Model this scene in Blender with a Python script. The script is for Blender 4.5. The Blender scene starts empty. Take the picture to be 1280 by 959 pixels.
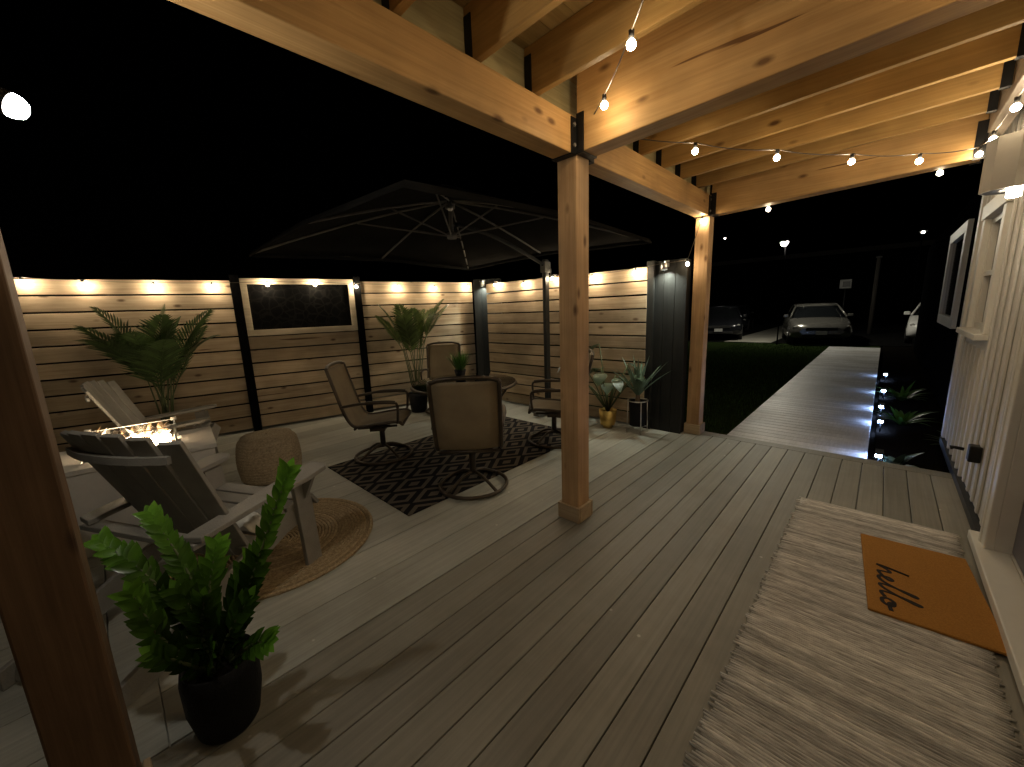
import bpy, math, random
from mathutils import Vector, Matrix, Euler
rnd = random.Random(7)
R = math.radians
S = bpy.context.scene
COL = S.collection

# ------------------------------------------------------------------ camera
cam_d = bpy.data.cameras.new('camera'); cam = bpy.data.objects.new('camera', cam_d); COL.objects.link(cam)
right = Vector((0.72807323, 0.6845315, -0.03641415)); up = Vector((-0.10009591, 0.15871366, 0.98223764)); fwd = Vector((-0.67815203, 0.71149603, -0.18407397))
m = Matrix((right, up, -fwd)).transposed().to_4x4(); m.translation = Vector((0, 0, 1.5))
cam.matrix_world = m
cam_d.sensor_width = 36.0; cam_d.lens = 36.0 * 487.16 / 1280; cam_d.clip_start = 0.03; cam_d.clip_end = 400
S.camera = cam

# ------------------------------------------------------------------ world: night sky
w = bpy.data.worlds.new("World"); S.world = w; w.use_nodes = True
nt = w.node_tree; bg = nt.nodes['Background']
sky = nt.nodes.new('ShaderNodeTexSky'); sky.sky_type = 'NISHITA'; sky.sun_disc = False
sky.sun_elevation = R(-4); sky.sun_rotation = R(200)
nt.links.new(sky.outputs[0], bg.inputs[0]); bg.inputs[1].default_value = 0.0012
S.view_settings.view_transform = 'Standard'; S.view_settings.look = 'None'
S.view_settings.exposure = 1.0; S.view_settings.gamma = 1.0
S.cycles.use_denoising = True
S.cycles.max_bounces = 8; S.cycles.diffuse_bounces = 4; S.cycles.glossy_bounces = 3; S.cycles.transmission_bounces = 6
S.cycles.sample_clamp_indirect = 4.0; S.cycles.caustics_reflective = False; S.cycles.caustics_refractive = False

# lamp strengths (emission of the lamps themselves)
E_BULB = 85.0
E_FBULB = 225.0
E_SCONCE = 50.0
E_FLOOD = 300.0
E_FENCE = 900.0
E_FLAME = 10.0
E_PATH = 95.0
E_STREET = 480.0
WARM = (1.0, 0.79, 0.51); WARMW = (1.0, 0.85, 0.65); NEUT = (1.0, 0.93, 0.8); COOL = (0.34, 0.52, 1.0)

# ------------------------------------------------------------------ materials
def new_mat(name):
    mt = bpy.data.materials.new(name); mt.use_nodes = True
    return mt, mt.node_tree, mt.node_tree.nodes['Principled BSDF']
def N(nt, t, **kw):
    n = nt.nodes.new(t)
    for k, v in kw.items():
        if k.startswith('i_'):
            key = k[2:]
            n.inputs[int(key) if key.isdigit() else key].default_value = v
        else: setattr(n, k, v)
    return n
def ramp(nt, stops):
    n = nt.nodes.new('ShaderNodeValToRGB'); e = n.color_ramp.elements
    while len(e) < len(stops): e.new(0.5)
    for el, (p, c) in zip(e, stops): el.position = p; el.color = (*c, 1)
    return n
def coords(nt, scale, seeded=True):
    tc = N(nt, 'ShaderNodeTexCoord'); mp = N(nt, 'ShaderNodeMapping'); mp.inputs['Scale'].default_value = scale
    if seeded:
        at = N(nt, 'ShaderNodeAttribute', attribute_name='rnd'); oi = N(nt, 'ShaderNodeObjectInfo')
        ad = N(nt, 'ShaderNodeMath', operation='ADD'); ml = N(nt, 'ShaderNodeMath', operation='MULTIPLY', i_1=37.0)
        nt.links.new(at.outputs['Fac'], ad.inputs[0]); nt.links.new(oi.outputs['Random'], ad.inputs[1]); nt.links.new(ad.outputs[0], ml.inputs[0])
        va = N(nt, 'ShaderNodeVectorMath', operation='ADD')
        nt.links.new(tc.outputs['Object'], va.inputs[0]); nt.links.new(ml.outputs[0], va.inputs[1]); nt.links.new(va.outputs[0], mp.inputs[0])
    else:
        nt.links.new(tc.outputs['Object'], mp.inputs[0])
    return mp
def plain(name, base, rough=0.6, metal=0.0, var=0.25, scale=6.0, bump=0.1, bscale=None, rv=0.0, spec=0.5, trans=0.0, sheen=0.0):
    mt, nt, b = new_mat(name)
    mp = coords(nt, (1, 1, 1))
    n = N(nt, 'ShaderNodeTexNoise', i_Scale=scale, i_Detail=6.0, i_Roughness=0.6); nt.links.new(mp.outputs[0], n.inputs['Vector'])
    lo = tuple(c * (1 - var) for c in base); hi = tuple(min(1, c * (1 + var)) for c in base)
    rp = ramp(nt, [(0.3, lo), (0.7, hi)]); nt.links.new(n.outputs['Fac'], rp.inputs[0])
    out = rp.outputs[0]
    if rv:
        at = N(nt, 'ShaderNodeAttribute', attribute_name='rnd')
        mr = N(nt, 'ShaderNodeMapRange', i_3=1 - rv, i_4=1 + rv); nt.links.new(at.outputs['Fac'], mr.inputs[0])
        hv = N(nt, 'ShaderNodeHueSaturation'); nt.links.new(mr.outputs[0], hv.inputs['Value']); nt.links.new(out, hv.inputs['Color']); out = hv.outputs[0]
    nt.links.new(out, b.inputs['Base Color'])
    b.inputs['Roughness'].default_value = rough; b.inputs['Metallic'].default_value = metal
    b.inputs['Specular IOR Level'].default_value = spec
    if trans: b.inputs['Transmission Weight'].default_value = trans
    if sheen: b.inputs['Sheen Weight'].default_value = sheen
    if bump:
        n2 = N(nt, 'ShaderNodeTexNoise', i_Scale=bscale or scale * 8, i_Detail=4.0); nt.links.new(mp.outputs[0], n2.inputs['Vector'])
        bp = N(nt, 'ShaderNodeBump', i_Strength=bump, i_Distance=0.01); nt.links.new(n2.outputs['Fac'], bp.inputs['Height']); nt.links.new(bp.outputs[0], b.inputs['Normal'])
        mr2 = N(nt, 'ShaderNodeMapRange', i_3=rough * 0.8, i_4=min(1, rough * 1.2)); nt.links.new(n.outputs['Fac'], mr2.inputs[0]); nt.links.new(mr2.outputs[0], b.inputs['Roughness'])
    return mt
def wood(name, light, dark, axis=0, rough=0.6, knots=0.8, rv=0.18, stain=0.3):
    mt, nt, b = new_mat(name)
    sc = [9, 9, 9]; sc[axis] = 0.55
    mp = coords(nt, tuple(sc))
    n = N(nt, 'ShaderNodeTexNoise', i_Scale=2.2, i_Detail=9.0, i_Roughness=0.65, i_Distortion=0.6); nt.links.new(mp.outputs[0], n.inputs['Vector'])
    rp = ramp(nt, [(0.3, dark), (0.5, tuple((a + c) / 2 for a, c in zip(light, dark))), (0.68, light)]); nt.links.new(n.outputs['Fac'], rp.inputs[0])
    # fine streaks
    sc2 = [90, 90, 90]; sc2[axis] = 1.6
    mp2 = coords(nt, tuple(sc2)); n2 = N(nt, 'ShaderNodeTexNoise', i_Scale=1.0, i_Detail=4.0); nt.links.new(mp2.outputs[0], n2.inputs['Vector'])
    mx = N(nt, 'ShaderNodeMix', data_type='RGBA', blend_type='MULTIPLY'); mx.inputs['Factor'].default_value = 0.4
    rp2 = ramp(nt, [(0.3, (0.62, 0.58, 0.52)), (0.6, (1, 1, 1))]); nt.links.new(n2.outputs['Fac'], rp2.inputs[0])
    nt.links.new(rp.outputs[0], mx.inputs['A']); nt.links.new(rp2.outputs[0], mx.inputs['B'])
    # broad stain
    mp3 = coords(nt, (1.6, 1.6, 1.6)); n3 = N(nt, 'ShaderNodeTexNoise', i_Scale=1.4, i_Detail=3.0); nt.links.new(mp3.outputs[0], n3.inputs['Vector'])
    rp3 = ramp(nt, [(0.35, (1 - stain,) * 3), (0.62, (1, 1, 1))]); nt.links.new(n3.outputs['Fac'], rp3.inputs[0])
    mx3 = N(nt, 'ShaderNodeMix', data_type='RGBA', blend_type='MULTIPLY'); mx3.inputs['Factor'].default_value = 1.0
    nt.links.new(mx.outputs['Result'], mx3.inputs['A']); nt.links.new(rp3.outputs[0], mx3.inputs['B'])
    # knots
    sk = [7, 7, 7]; sk[axis] = 3.2
    mp4 = coords(nt, tuple(sk)); v = N(nt, 'ShaderNodeTexVoronoi', i_Scale=1.0, i_Randomness=1.0); nt.links.new(mp4.outputs[0], v.inputs['Vector'])
    rp4 = ramp(nt, [(0.06, (0.16, 0.09, 0.05)), (0.16, (1, 1, 1))]); nt.links.new(v.outputs['Distance'], rp4.inputs[0])
    mx4 = N(nt, 'ShaderNodeMix', data_type='RGBA', blend_type='MULTIPLY'); mx4.inputs['Factor'].default_value = knots
    nt.links.new(mx3.outputs['Result'], mx4.inputs['A']); nt.links.new(rp4.outputs[0], mx4.inputs['B'])
    sc5 = [26, 26, 26]; sc5[axis] = 0.9
    mp5 = coords(nt, tuple(sc5)); n5 = N(nt, 'ShaderNodeTexNoise', i_Scale=1.0, i_Detail=2.0, i_Distortion=0.4); nt.links.new(mp5.outputs[0], n5.inputs['Vector'])
    rp5 = ramp(nt, [(0.245, (0.22, 0.14, 0.09)), (0.285, (1, 1, 1))]); nt.links.new(n5.outputs['Fac'], rp5.inputs[0])
    mx5 = N(nt, 'ShaderNodeMix', data_type='RGBA', blend_type='MULTIPLY'); mx5.inputs['Factor'].default_value = 0.85
    nt.links.new(mx4.outputs['Result'], mx5.inputs['A']); nt.links.new(rp5.outputs[0], mx5.inputs['B'])
    at = N(nt, 'ShaderNodeAttribute', attribute_name='rnd')
    mr = N(nt, 'ShaderNodeMapRange', i_3=1 - rv, i_4=1 + rv); nt.links.new(at.outputs['Fac'], mr.inputs[0])
    hv = N(nt, 'ShaderNodeHueSaturation'); nt.links.new(mr.outputs[0], hv.inputs['Value']); nt.links.new(mx5.outputs['Result'], hv.inputs['Color'])
    nt.links.new(hv.outputs[0], b.inputs['Base Color'])
    b.inputs['Roughness'].default_value = rough; b.inputs['Specular IOR Level'].default_value = 0.3
    bp = N(nt, 'ShaderNodeBump', i_Strength=0.25, i_Distance=0.004); nt.links.new(n2.outputs['Fac'], bp.inputs['Height']); nt.links.new(bp.outputs[0], b.inputs['Normal'])
    return mt
def emis(name, colour, strength):
    mt, nt, b = new_mat(name)
    b.inputs['Base Color'].default_value = (0.8, 0.8, 0.8, 1)
    b.inputs['Emission Color'].default_value = (*colour, 1); b.inputs['Emission Strength'].default_value = strength
    return mt
def glass(name, tint=(1, 1, 1), rough=0.02):
    mt, nt, b = new_mat(name)
    out = nt.nodes['Material Output']
    tr = N(nt, 'ShaderNodeBsdfTransparent'); tr.inputs[0].default_value = (*tint, 1)
    gl = N(nt, 'ShaderNodeBsdfGlossy', i_Roughness=rough)
    fr = N(nt, 'ShaderNodeFresnel', i_IOR=1.45); mx = N(nt, 'ShaderNodeMixShader')
    nt.links.new(fr.outputs[0], mx.inputs[0]); nt.links.new(tr.outputs[0], mx.inputs[1]); nt.links.new(gl.outputs[0], mx.inputs[2])
    nt.links.new(mx.outputs[0], out.inputs['Surface']); return mt
def decking(name, c, rough=0.5):
    mt, nt, b = new_mat(name)
    mp = coords(nt, (60, 1.2, 60)); n = N(nt, 'ShaderNodeTexNoise', i_Scale=1.0, i_Detail=6.0, i_Roughness=0.6); nt.links.new(mp.outputs[0], n.inputs['Vector'])
    tc = N(nt, 'ShaderNodeTexCoord')
    n2 = N(nt, 'ShaderNodeTexNoise', i_Scale=1.3, i_Detail=5.0, i_Roughness=0.65); nt.links.new(tc.outputs['Object'], n2.inputs['Vector'])
    n4 = N(nt, 'ShaderNodeTexNoise', i_Scale=240.0, i_Detail=2.0); nt.links.new(tc.outputs['Object'], n4.inputs['Vector'])
    rp = ramp(nt, [(0.3, tuple(x * 0.84 for x in c)), (0.7, tuple(x * 1.14 for x in c))]); nt.links.new(n.outputs['Fac'], rp.inputs[0])
    rp2 = ramp(nt, [(0.36, (0.68, 0.66, 0.62)), (0.6, (1, 1, 1))]); nt.links.new(n2.outputs['Fac'], rp2.inputs[0])
    mx = N(nt, 'ShaderNodeMix', data_type='RGBA', blend_type='MULTIPLY'); mx.inputs['Factor'].default_value = 0.7
    nt.links.new(rp.outputs[0], mx.inputs['A']); nt.links.new(rp2.outputs[0], mx.inputs['B'])
    # small dirt specks and dried drips
    v = N(nt, 'ShaderNodeTexVoronoi', i_Scale=5.0); nt.links.new(tc.outputs['Object'], v.inputs['Vector'])
    rp3 = ramp(nt, [(0.03, (0.9, 0.88, 0.84)), (0.05, (0, 0, 0))]); nt.links.new(v.outputs['Distance'], rp3.inputs[0])
    mx2 = N(nt, 'ShaderNodeMix', data_type='RGBA', blend_type='ADD'); mx2.inputs['Factor'].default_value = 0.25
    nt.links.new(mx.outputs['Result'], mx2.inputs['A']); nt.links.new(rp3.outputs[0], mx2.inputs['B'])
    at = N(nt, 'ShaderNodeAttribute', attribute_name='rnd'); mr = N(nt, 'ShaderNodeMapRange', i_3=0.84, i_4=1.16); nt.links.new(at.outputs['Fac'], mr.inputs[0])
    hv = N(nt, 'ShaderNodeHueSaturation'); nt.links.new(mr.outputs[0], hv.inputs['Value']); nt.links.new(mx2.outputs['Result'], hv.inputs['Color'])
    nt.links.new(hv.outputs[0], b.inputs['Base Color'])
    mr2 = N(nt, 'ShaderNodeMapRange', i_3=rough * 0.75, i_4=rough * 1.3); nt.links.new(n2.outputs['Fac'], mr2.inputs[0]); nt.links.new(mr2.outputs[0], b.inputs['Roughness'])
    bp = N(nt, 'ShaderNodeBump', i_Strength=0.22, i_Distance=0.003); ad = N(nt, 'ShaderNodeMath', operation='ADD')
    nt.links.new(n.outputs['Fac'], ad.inputs[0]); nt.links.new(n4.outputs['Fac'], ad.inputs[1]); nt.links.new(ad.outputs[0], bp.inputs['Height']); nt.links.new(bp.outputs[0], b.inputs['Normal'])
    return mt
def diamond_rug(name):
    mt, nt, b = new_mat(name)
    tc = N(nt, 'ShaderNodeTexCoord'); sp = N(nt, 'ShaderNodeSeparateXYZ')
    nz = N(nt, 'ShaderNodeTexNoise', i_Scale=160.0); nt.links.new(tc.outputs['Object'], nz.inputs['Vector'])
    nt.links.new(tc.outputs['Object'], sp.inputs[0])
    def M(op, a, bb):
        n = N(nt, 'ShaderNodeMath', operation=op)
        for i, x in enumerate((a, bb)):
            if x is None: continue
            if isinstance(x, (int, float)): n.inputs[i].default_value = x
            else: nt.links.new(x, n.inputs[i])
        return n.outputs[0]
    ax = M('ABSOLUTE', M('SUBTRACT', M('FRACT', M('MULTIPLY', sp.outputs[0], 1 / 0.30), None), 0.5), None)
    ay = M('ABSOLUTE', M('SUBTRACT', M('FRACT', M('MULTIPLY', sp.outputs[1], 1 / 0.44), None), 0.5), None)
    d = M('ADD', ax, ay)                       # 0 centre .. 1 corner
    f = M('FRACT', M('MULTIPLY', d, 3.0), None)
    line = M('GREATER_THAN', f, 0.56)
    big = M('GREATER_THAN', M('FRACT', M('MULTIPLY', d, 1.0), None), 0.9)
    wob = M('MULTIPLY', nz.outputs['Fac'], 0.5)
    lv = M('MULTIPLY', line, M('ADD', wob, 0.6))
    mx = N(nt, 'ShaderNodeMix', data_type='RGBA'); mx.inputs['A'].default_value = (0.012, 0.011, 0.012, 1); mx.inputs['B'].default_value = (0.135, 0.115, 0.09, 1)
    nt.links.new(lv, mx.inputs['Factor']); nt.links.new(mx.outputs['Result'], b.inputs['Base Color'])
    b.inputs['Roughness'].default_value = 0.9; b.inputs['Specular IOR Level'].default_value = 0.1
    bp = N(nt, 'ShaderNodeBump', i_Strength=0.5, i_Distance=0.004); nt.links.new(nz.outputs['Fac'], bp.inputs['Height']); nt.links.new(bp.outputs[0], b.inputs['Normal'])
    return mt
def weave(name, c1, c2, sx, sy, sz, rough=0.85, bump=0.6, rv=0.2):
    mt, nt, b = new_mat(name)
    mp = coords(nt, (sx, sy, sz)); n = N(nt, 'ShaderNodeTexNoise', i_Scale=1.0, i_Detail=5.0, i_Roughness=0.7); nt.links.new(mp.outputs[0], n.inputs['Vector'])
    rp = ramp(nt, [(0.32, c1), (0.66, c2)]); nt.links.new(n.outputs['Fac'], rp.inputs[0])
    at = N(nt, 'ShaderNodeAttribute', attribute_name='rnd'); mr = N(nt, 'ShaderNodeMapRange', i_3=1 - rv, i_4=1 + rv); nt.links.new(at.outputs['Fac'], mr.inputs[0])
    hv = N(nt, 'ShaderNodeHueSaturation'); nt.links.new(mr.outputs[0], hv.inputs['Value']); nt.links.new(rp.outputs[0], hv.inputs['Color'])
    nt.links.new(hv.outputs[0], b.inputs['Base Color']); b.inputs['Roughness'].default_value = rough; b.inputs['Specular IOR Level'].default_value = 0.15
    bp = N(nt, 'ShaderNodeBump', i_Strength=bump, i_Distance=0.006); nt.links.new(n.outputs['Fac'], bp.inputs['Height']); nt.links.new(bp.outputs[0], b.inputs['Normal'])
    return mt
def sling_mat(name):
    mt, nt, b = new_mat(name)
    mp = coords(nt, (1, 1, 1)); wv = N(nt, 'ShaderNodeTexChecker', i_Scale=260.0); nt.links.new(mp.outputs[0], wv.inputs['Vector'])
    n = N(nt, 'ShaderNodeTexNoise', i_Scale=5.0, i_Detail=4.0); nt.links.new(mp.outputs[0], n.inputs['Vector'])
    rp = ramp(nt, [(0.3, (0.26, 0.20, 0.125)), (0.7, (0.34, 0.27, 0.17))]); nt.links.new(n.outputs['Fac'], rp.inputs[0]); nt.links.new(rp.outputs[0], b.inputs['Base Color'])
    b.inputs['Roughness'].default_value = 0.6
    bp = N(nt, 'ShaderNodeBump', i_Strength=0.3, i_Distance=0.001); nt.links.new(wv.outputs['Fac'], bp.inputs['Height']); nt.links.new(bp.outputs[0], b.inputs['Normal'])
    out = nt.nodes['Material Output']; tl = N(nt, 'ShaderNodeBsdfTranslucent'); nt.links.new(rp.outputs[0], tl.inputs[0])
    tp = N(nt, 'ShaderNodeBsdfTransparent'); m1 = N(nt, 'ShaderNodeMixShader', i_0=0.35); m2 = N(nt, 'ShaderNodeMixShader', i_0=0.10)
    nt.links.new(b.outputs[0], m1.inputs[1]); nt.links.new(tl.outputs[0], m1.inputs[2]); nt.links.new(m1.outputs[0], m2.inputs[1]); nt.links.new(tp.outputs[0], m2.inputs[2])
    nt.links.new(m2.outputs[0], out.inputs['Surface']); return mt
def leafmat(name, c, rough=0.35, tl=0.25, rv=0.35, var=0.3):
    mt, nt, b = new_mat(name)
    mp = coords(nt, (1, 1, 1)); n = N(nt, 'ShaderNodeTexNoise', i_Scale=14.0, i_Detail=3.0); nt.links.new(mp.outputs[0], n.inputs['Vector'])
    rp = ramp(nt, [(0.3, tuple(x * (1 - var) for x in c)), (0.7, tuple(x * (1 + var) for x in c))]); nt.links.new(n.outputs['Fac'], rp.inputs[0])
    at = N(nt, 'ShaderNodeAttribute', attribute_name='rnd'); mr = N(nt, 'ShaderNodeMapRange', i_3=1 - rv, i_4=1 + rv); nt.links.new(at.outputs['Fac'], mr.inputs[0])
    hv = N(nt, 'ShaderNodeHueSaturation'); nt.links.new(mr.outputs[0], hv.inputs['Value']); nt.links.new(rp.outputs[0], hv.inputs['Color'])
    nt.links.new(hv.outputs[0], b.inputs['Base Color']); b.inputs['Roughness'].default_value = rough
    out = nt.nodes['Material Output']; t = N(nt, 'ShaderNodeBsdfTranslucent'); nt.links.new(hv.outputs[0], t.inputs[0]); mx = N(nt, 'ShaderNodeMixShader', i_0=tl)
    nt.links.new(b.outputs[0], mx.inputs[1]); nt.links.new(t.outputs[0], mx.inputs[2]); nt.links.new(mx.outputs[0], out.inputs['Surface']); return mt

FIR_L, FIR_D = (0.58, 0.36, 0.145), (0.43, 0.24, 0.085)
M = dict(
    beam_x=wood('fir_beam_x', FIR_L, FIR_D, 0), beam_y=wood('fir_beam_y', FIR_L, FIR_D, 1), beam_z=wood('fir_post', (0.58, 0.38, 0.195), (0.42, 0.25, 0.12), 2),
    post_shaded=wood('shaded_post', (0.17, 0.105, 0.058), (0.10, 0.058, 0.03), 2),  # near left post: its shade is put into a darker wood colour
    joist=wood('fir_joist', (0.58, 0.36, 0.125), (0.43, 0.245, 0.075), 0, knots=0.9),
    pt=wood('treated_lumber', (0.45, 0.38, 0.20), (0.30, 0.25, 0.12), 1),
    trim_wood=wood('weathered_trim', (0.50, 0.38, 0.24), (0.36, 0.26, 0.16), 0),
    roofply=wood('roof_sheathing', (0.50, 0.30, 0.12), (0.34, 0.19, 0.07), 0, knots=0.4),
    fence=wood('cedar_slats', (0.60, 0.48, 0.33), (0.42, 0.31, 0.195), 1, rough=0.75, rv=0.22),
    fence_x=wood('cedar_slats_x', (0.60, 0.48, 0.33), (0.42, 0.31, 0.195), 0, rough=0.75, rv=0.22),
    frame_wood=wood('pale_frame_wood', (0.70, 0.60, 0.44), (0.56, 0.46, 0.32), 1, knots=0.3),
    black=plain('black_paint', (0.012, 0.012, 0.012), 0.45, var=0.3),
    blackwood=wood('black_stained_boards', (0.024, 0.024, 0.021), (0.011, 0.011, 0.010), 2, rough=0.55, knots=0.3, rv=0.3),
    bracket=plain('black_steel', (0.008, 0.008, 0.008), 0.5, 0.4, var=0.3),
    deck=decking('brown_composite_deck', (0.245, 0.232, 0.195)), patio=decking('grey_composite_deck', (0.41, 0.41, 0.36)),
    white=plain('white_trim_paint', (0.66, 0.64, 0.58), 0.45, var=0.06, scale=3, bump=0.08),
    siding=plain('cream_siding', (0.60, 0.58, 0.53), 0.55, var=0.08, scale=3, bump=0.15, bscale=60, rv=0.03),
    darksiding=plain('charcoal_siding', (0.004, 0.004, 0.0045), 1.0, spec=0.03),
    door=plain('slate_door', (0.10, 0.095, 0.12), 0.35, var=0.1),
    pane=plain('dark_pane', (0.004, 0.005, 0.007), 0.06, var=0.1, bump=0),
    greybeam=wood('grey_ledger', (0.42, 0.36, 0.30), (0.30, 0.25, 0.20), 1, knots=0.3),
    cable=plain('clear_cable', (0.10, 0.08, 0.06), 0.4), socket=plain('bulb_socket', (0.03, 0.03, 0.03), 0.4),
    bulb=emis('warm_bulb', WARM, E_BULB), fbulb=emis('fence_bulb', (1.0, 0.80, 0.54), E_FBULB), sconce_lens=emis('sconce_lens', WARMW, E_SCONCE), flood_lens=emis('flood_lens', NEUT, E_FLOOD),
    fence_lens=emis('fence_light_lens', (0.92, 1.0, 0.88), E_FENCE), path_lens=emis('path_light_lens', COOL, E_PATH),
    street_lens=emis('street_lamp_lens', (1.0, 0.93, 0.75), E_STREET), far_lens=emis('far_lamp_lens', (1.0, 0.95, 0.85), 14.0), far_blue=emis('far_blue_lens', (0.35, 0.5, 1.0), 14.0),
    flame=emis('flame', (1.0, 0.50, 0.16), E_FLAME), flame_core=emis('flame_core', (1.0, 0.80, 0.52), E_FLAME * 3),
    fixture=plain('pewter_fixture', (0.20, 0.19, 0.17), 0.4, 0.3), silver=plain('brushed_metal', (0.6, 0.58, 0.54), 0.35, 0.9),
    canopy=plain('charcoal_canopy', (0.0145, 0.014, 0.013), 1.0, spec=0.15, var=0.2, scale=3, bump=0.2, bscale=200),
    umb_metal=plain('grey_umbrella_metal', (0.16, 0.155, 0.145), 0.7, 0.0, spec=0.2),
    bronze=plain('bronze_frame', (0.060, 0.045, 0.030), 0.4, 0.5, var=0.3), sling=sling_mat('tan_sling'),
    poly=plain('grey_lumber', (0.28, 0.265, 0.235), 0.5, var=0.12, scale=10, bump=0.2, bscale=120), firewhite=plain('white_table_panel', (0.62, 0.60, 0.56), 0.5, var=0.08),
    pan=plain('dark_burner_pan', (0.03, 0.03, 0.03), 0.5, 0.6), lava=plain('fire_glass', (0.15, 0.10, 0.07), 0.4, var=0.5, scale=30),
    glass=glass('clear_glass'), tableglass=glass('smoked_glass', (0.55, 0.55, 0.52)),
    rug=diamond_rug('diamond_rug'), jute=weave('jute_braid', (0.22, 0.155, 0.085), (0.46, 0.35, 0.21), 60, 60, 60), jute2=weave('seagrass_weave', (0.24, 0.185, 0.115), (0.50, 0.41, 0.28), 55, 55, 90),
    coir=weave('orange_coir', (0.30, 0.135, 0.026), (0.45, 0.21, 0.045), 160, 160, 160, bump=0.7, rv=0.0), ink=plain('black_ink', (0.015, 0.008, 0.005), 0.9),
    weft=weave('woven_rag_weft', (0.29, 0.27, 0.24), (0.66, 0.63, 0.58), 12, 60, 60, bump=0.8, rv=0.36),
    palm=leafmat('palm_leaf', (0.050, 0.085, 0.026)), palm2=leafmat('light_palm_leaf', (0.085, 0.13, 0.035)), zz=leafmat('glossy_fern_leaf', (0.085, 0.20, 0.020), 0.25, 0.35, 0.78),
    monstera=leafmat('split_leaf', (0.055, 0.085, 0.045), 0.4), snake=leafmat('sword_leaf', (0.10, 0.15, 0.10), 0.35, 0.1), grassy=leafmat('bright_grass_leaf', (0.07, 0.17, 0.03)),
    stem=plain('green_stem', (0.07, 0.09, 0.03), 0.5), trunk=plain('brown_stem', (0.12, 0.085, 0.05), 0.8), soil=plain('potting_soil', (0.03, 0.022, 0.015), 0.95, scale=60, var=0.6, bump=0.6),
    blackpot=plain('black_pot', (0.004, 0.004, 0.004), 0.6, spec=0.2, var=0.6, scale=14, bump=0.3), goldpot=plain('gold_pot', (0.62, 0.42, 0.12), 0.35, 0.6), basketpot=weave('woven_pot', (0.12, 0.08, 0.04), (0.28, 0.2, 0.11), 40, 40, 80),
    paper=plain('white_cloth', (0.72, 0.69, 0.62), 0.8, var=0.05),
    lawn=plain('dark_lawn', (0.016, 0.026, 0.008), 1.0, spec=0.05, var=0.4, scale=12, bump=0.6), blade=leafmat('grass_blade', (0.025, 0.065, 0.008), 0.9, 0.1),
    walk=decking('pale_walkway_boards', (0.60, 0.60, 0.60), 0.45), concrete=plain('lit_driveway_concrete', (0.30, 0.29, 0.25), 0.85, var=0.2, scale=2, bump=0.3), mulch=plain('dark_mulch', (0.007, 0.006, 0.005), 1.0, spec=0.05, var=0.6, scale=40, bump=0.8),
    shade_paint=plain('taupe_shade_paint', (0.40, 0.37, 0.32), 0.5, var=0.08),
    matte_black=plain('matte_black_paint', (0.006, 0.006, 0.006), 0.9, spec=0.1, var=0.4, scale=12),
    blacksoil=plain('dark_soil', (0.008, 0.006, 0.004), 1.0, spec=0.1, var=0.6, scale=60, bump=0.6),  # darker soil colour for the front plant's pot
    unlit_drive=plain('unlit_driveway', (0.008, 0.008, 0.008), 1.0, spec=0.05, var=0.4, scale=30, bump=0.5),  # driveway outside the lit patch, its darkness put into the colour
    carport=plain('dark_carport', (0.035, 0.03, 0.025), 0.9), sign=plain('white_sign', (0.14, 0.14, 0.135), 0.5, var=0.05),
    carblack=plain('black_car_paint', (0.012, 0.013, 0.016), 0.18, 0.3, var=0.1, bump=0), cargrey=plain('silver_car_paint', (0.13, 0.127, 0.115), 0.22, 0.5, var=0.1, bump=0), carwhite=plain('white_car_paint', (0.72, 0.72, 0.70), 0.25, 0, var=0.05, bump=0),
    carglass=plain('car_glass', (0.006, 0.007, 0.008), 0.05, 0, bump=0), tyre=plain('tyre_rubber', (0.012, 0.012, 0.012), 0.85), rim=plain('alloy_rim', (0.35, 0.35, 0.35), 0.35, 0.9),
    headlight=plain('headlight_lens', (0.55, 0.55, 0.52), 0.08, 0.6, bump=0), plate=plain('licence_plate', (0.5, 0.5, 0.48), 0.5),
)

def diffuse_only(mt):
    nt = mt.node_tree; b = nt.nodes['Principled BSDF']; d = N(nt, 'ShaderNodeBsdfDiffuse', i_Roughness=0.8); nt.links.new(b.inputs['Base Color'].links[0].from_socket, d.inputs['Color'])
    nt.links.new(d.outputs[0], nt.nodes['Material Output'].inputs['Surface'])
for k_ in ('canopy', 'umb_metal', 'darksiding', 'mulch', 'unlit_drive', 'lawn', 'matte_black'): diffuse_only(M[k_])

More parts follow.
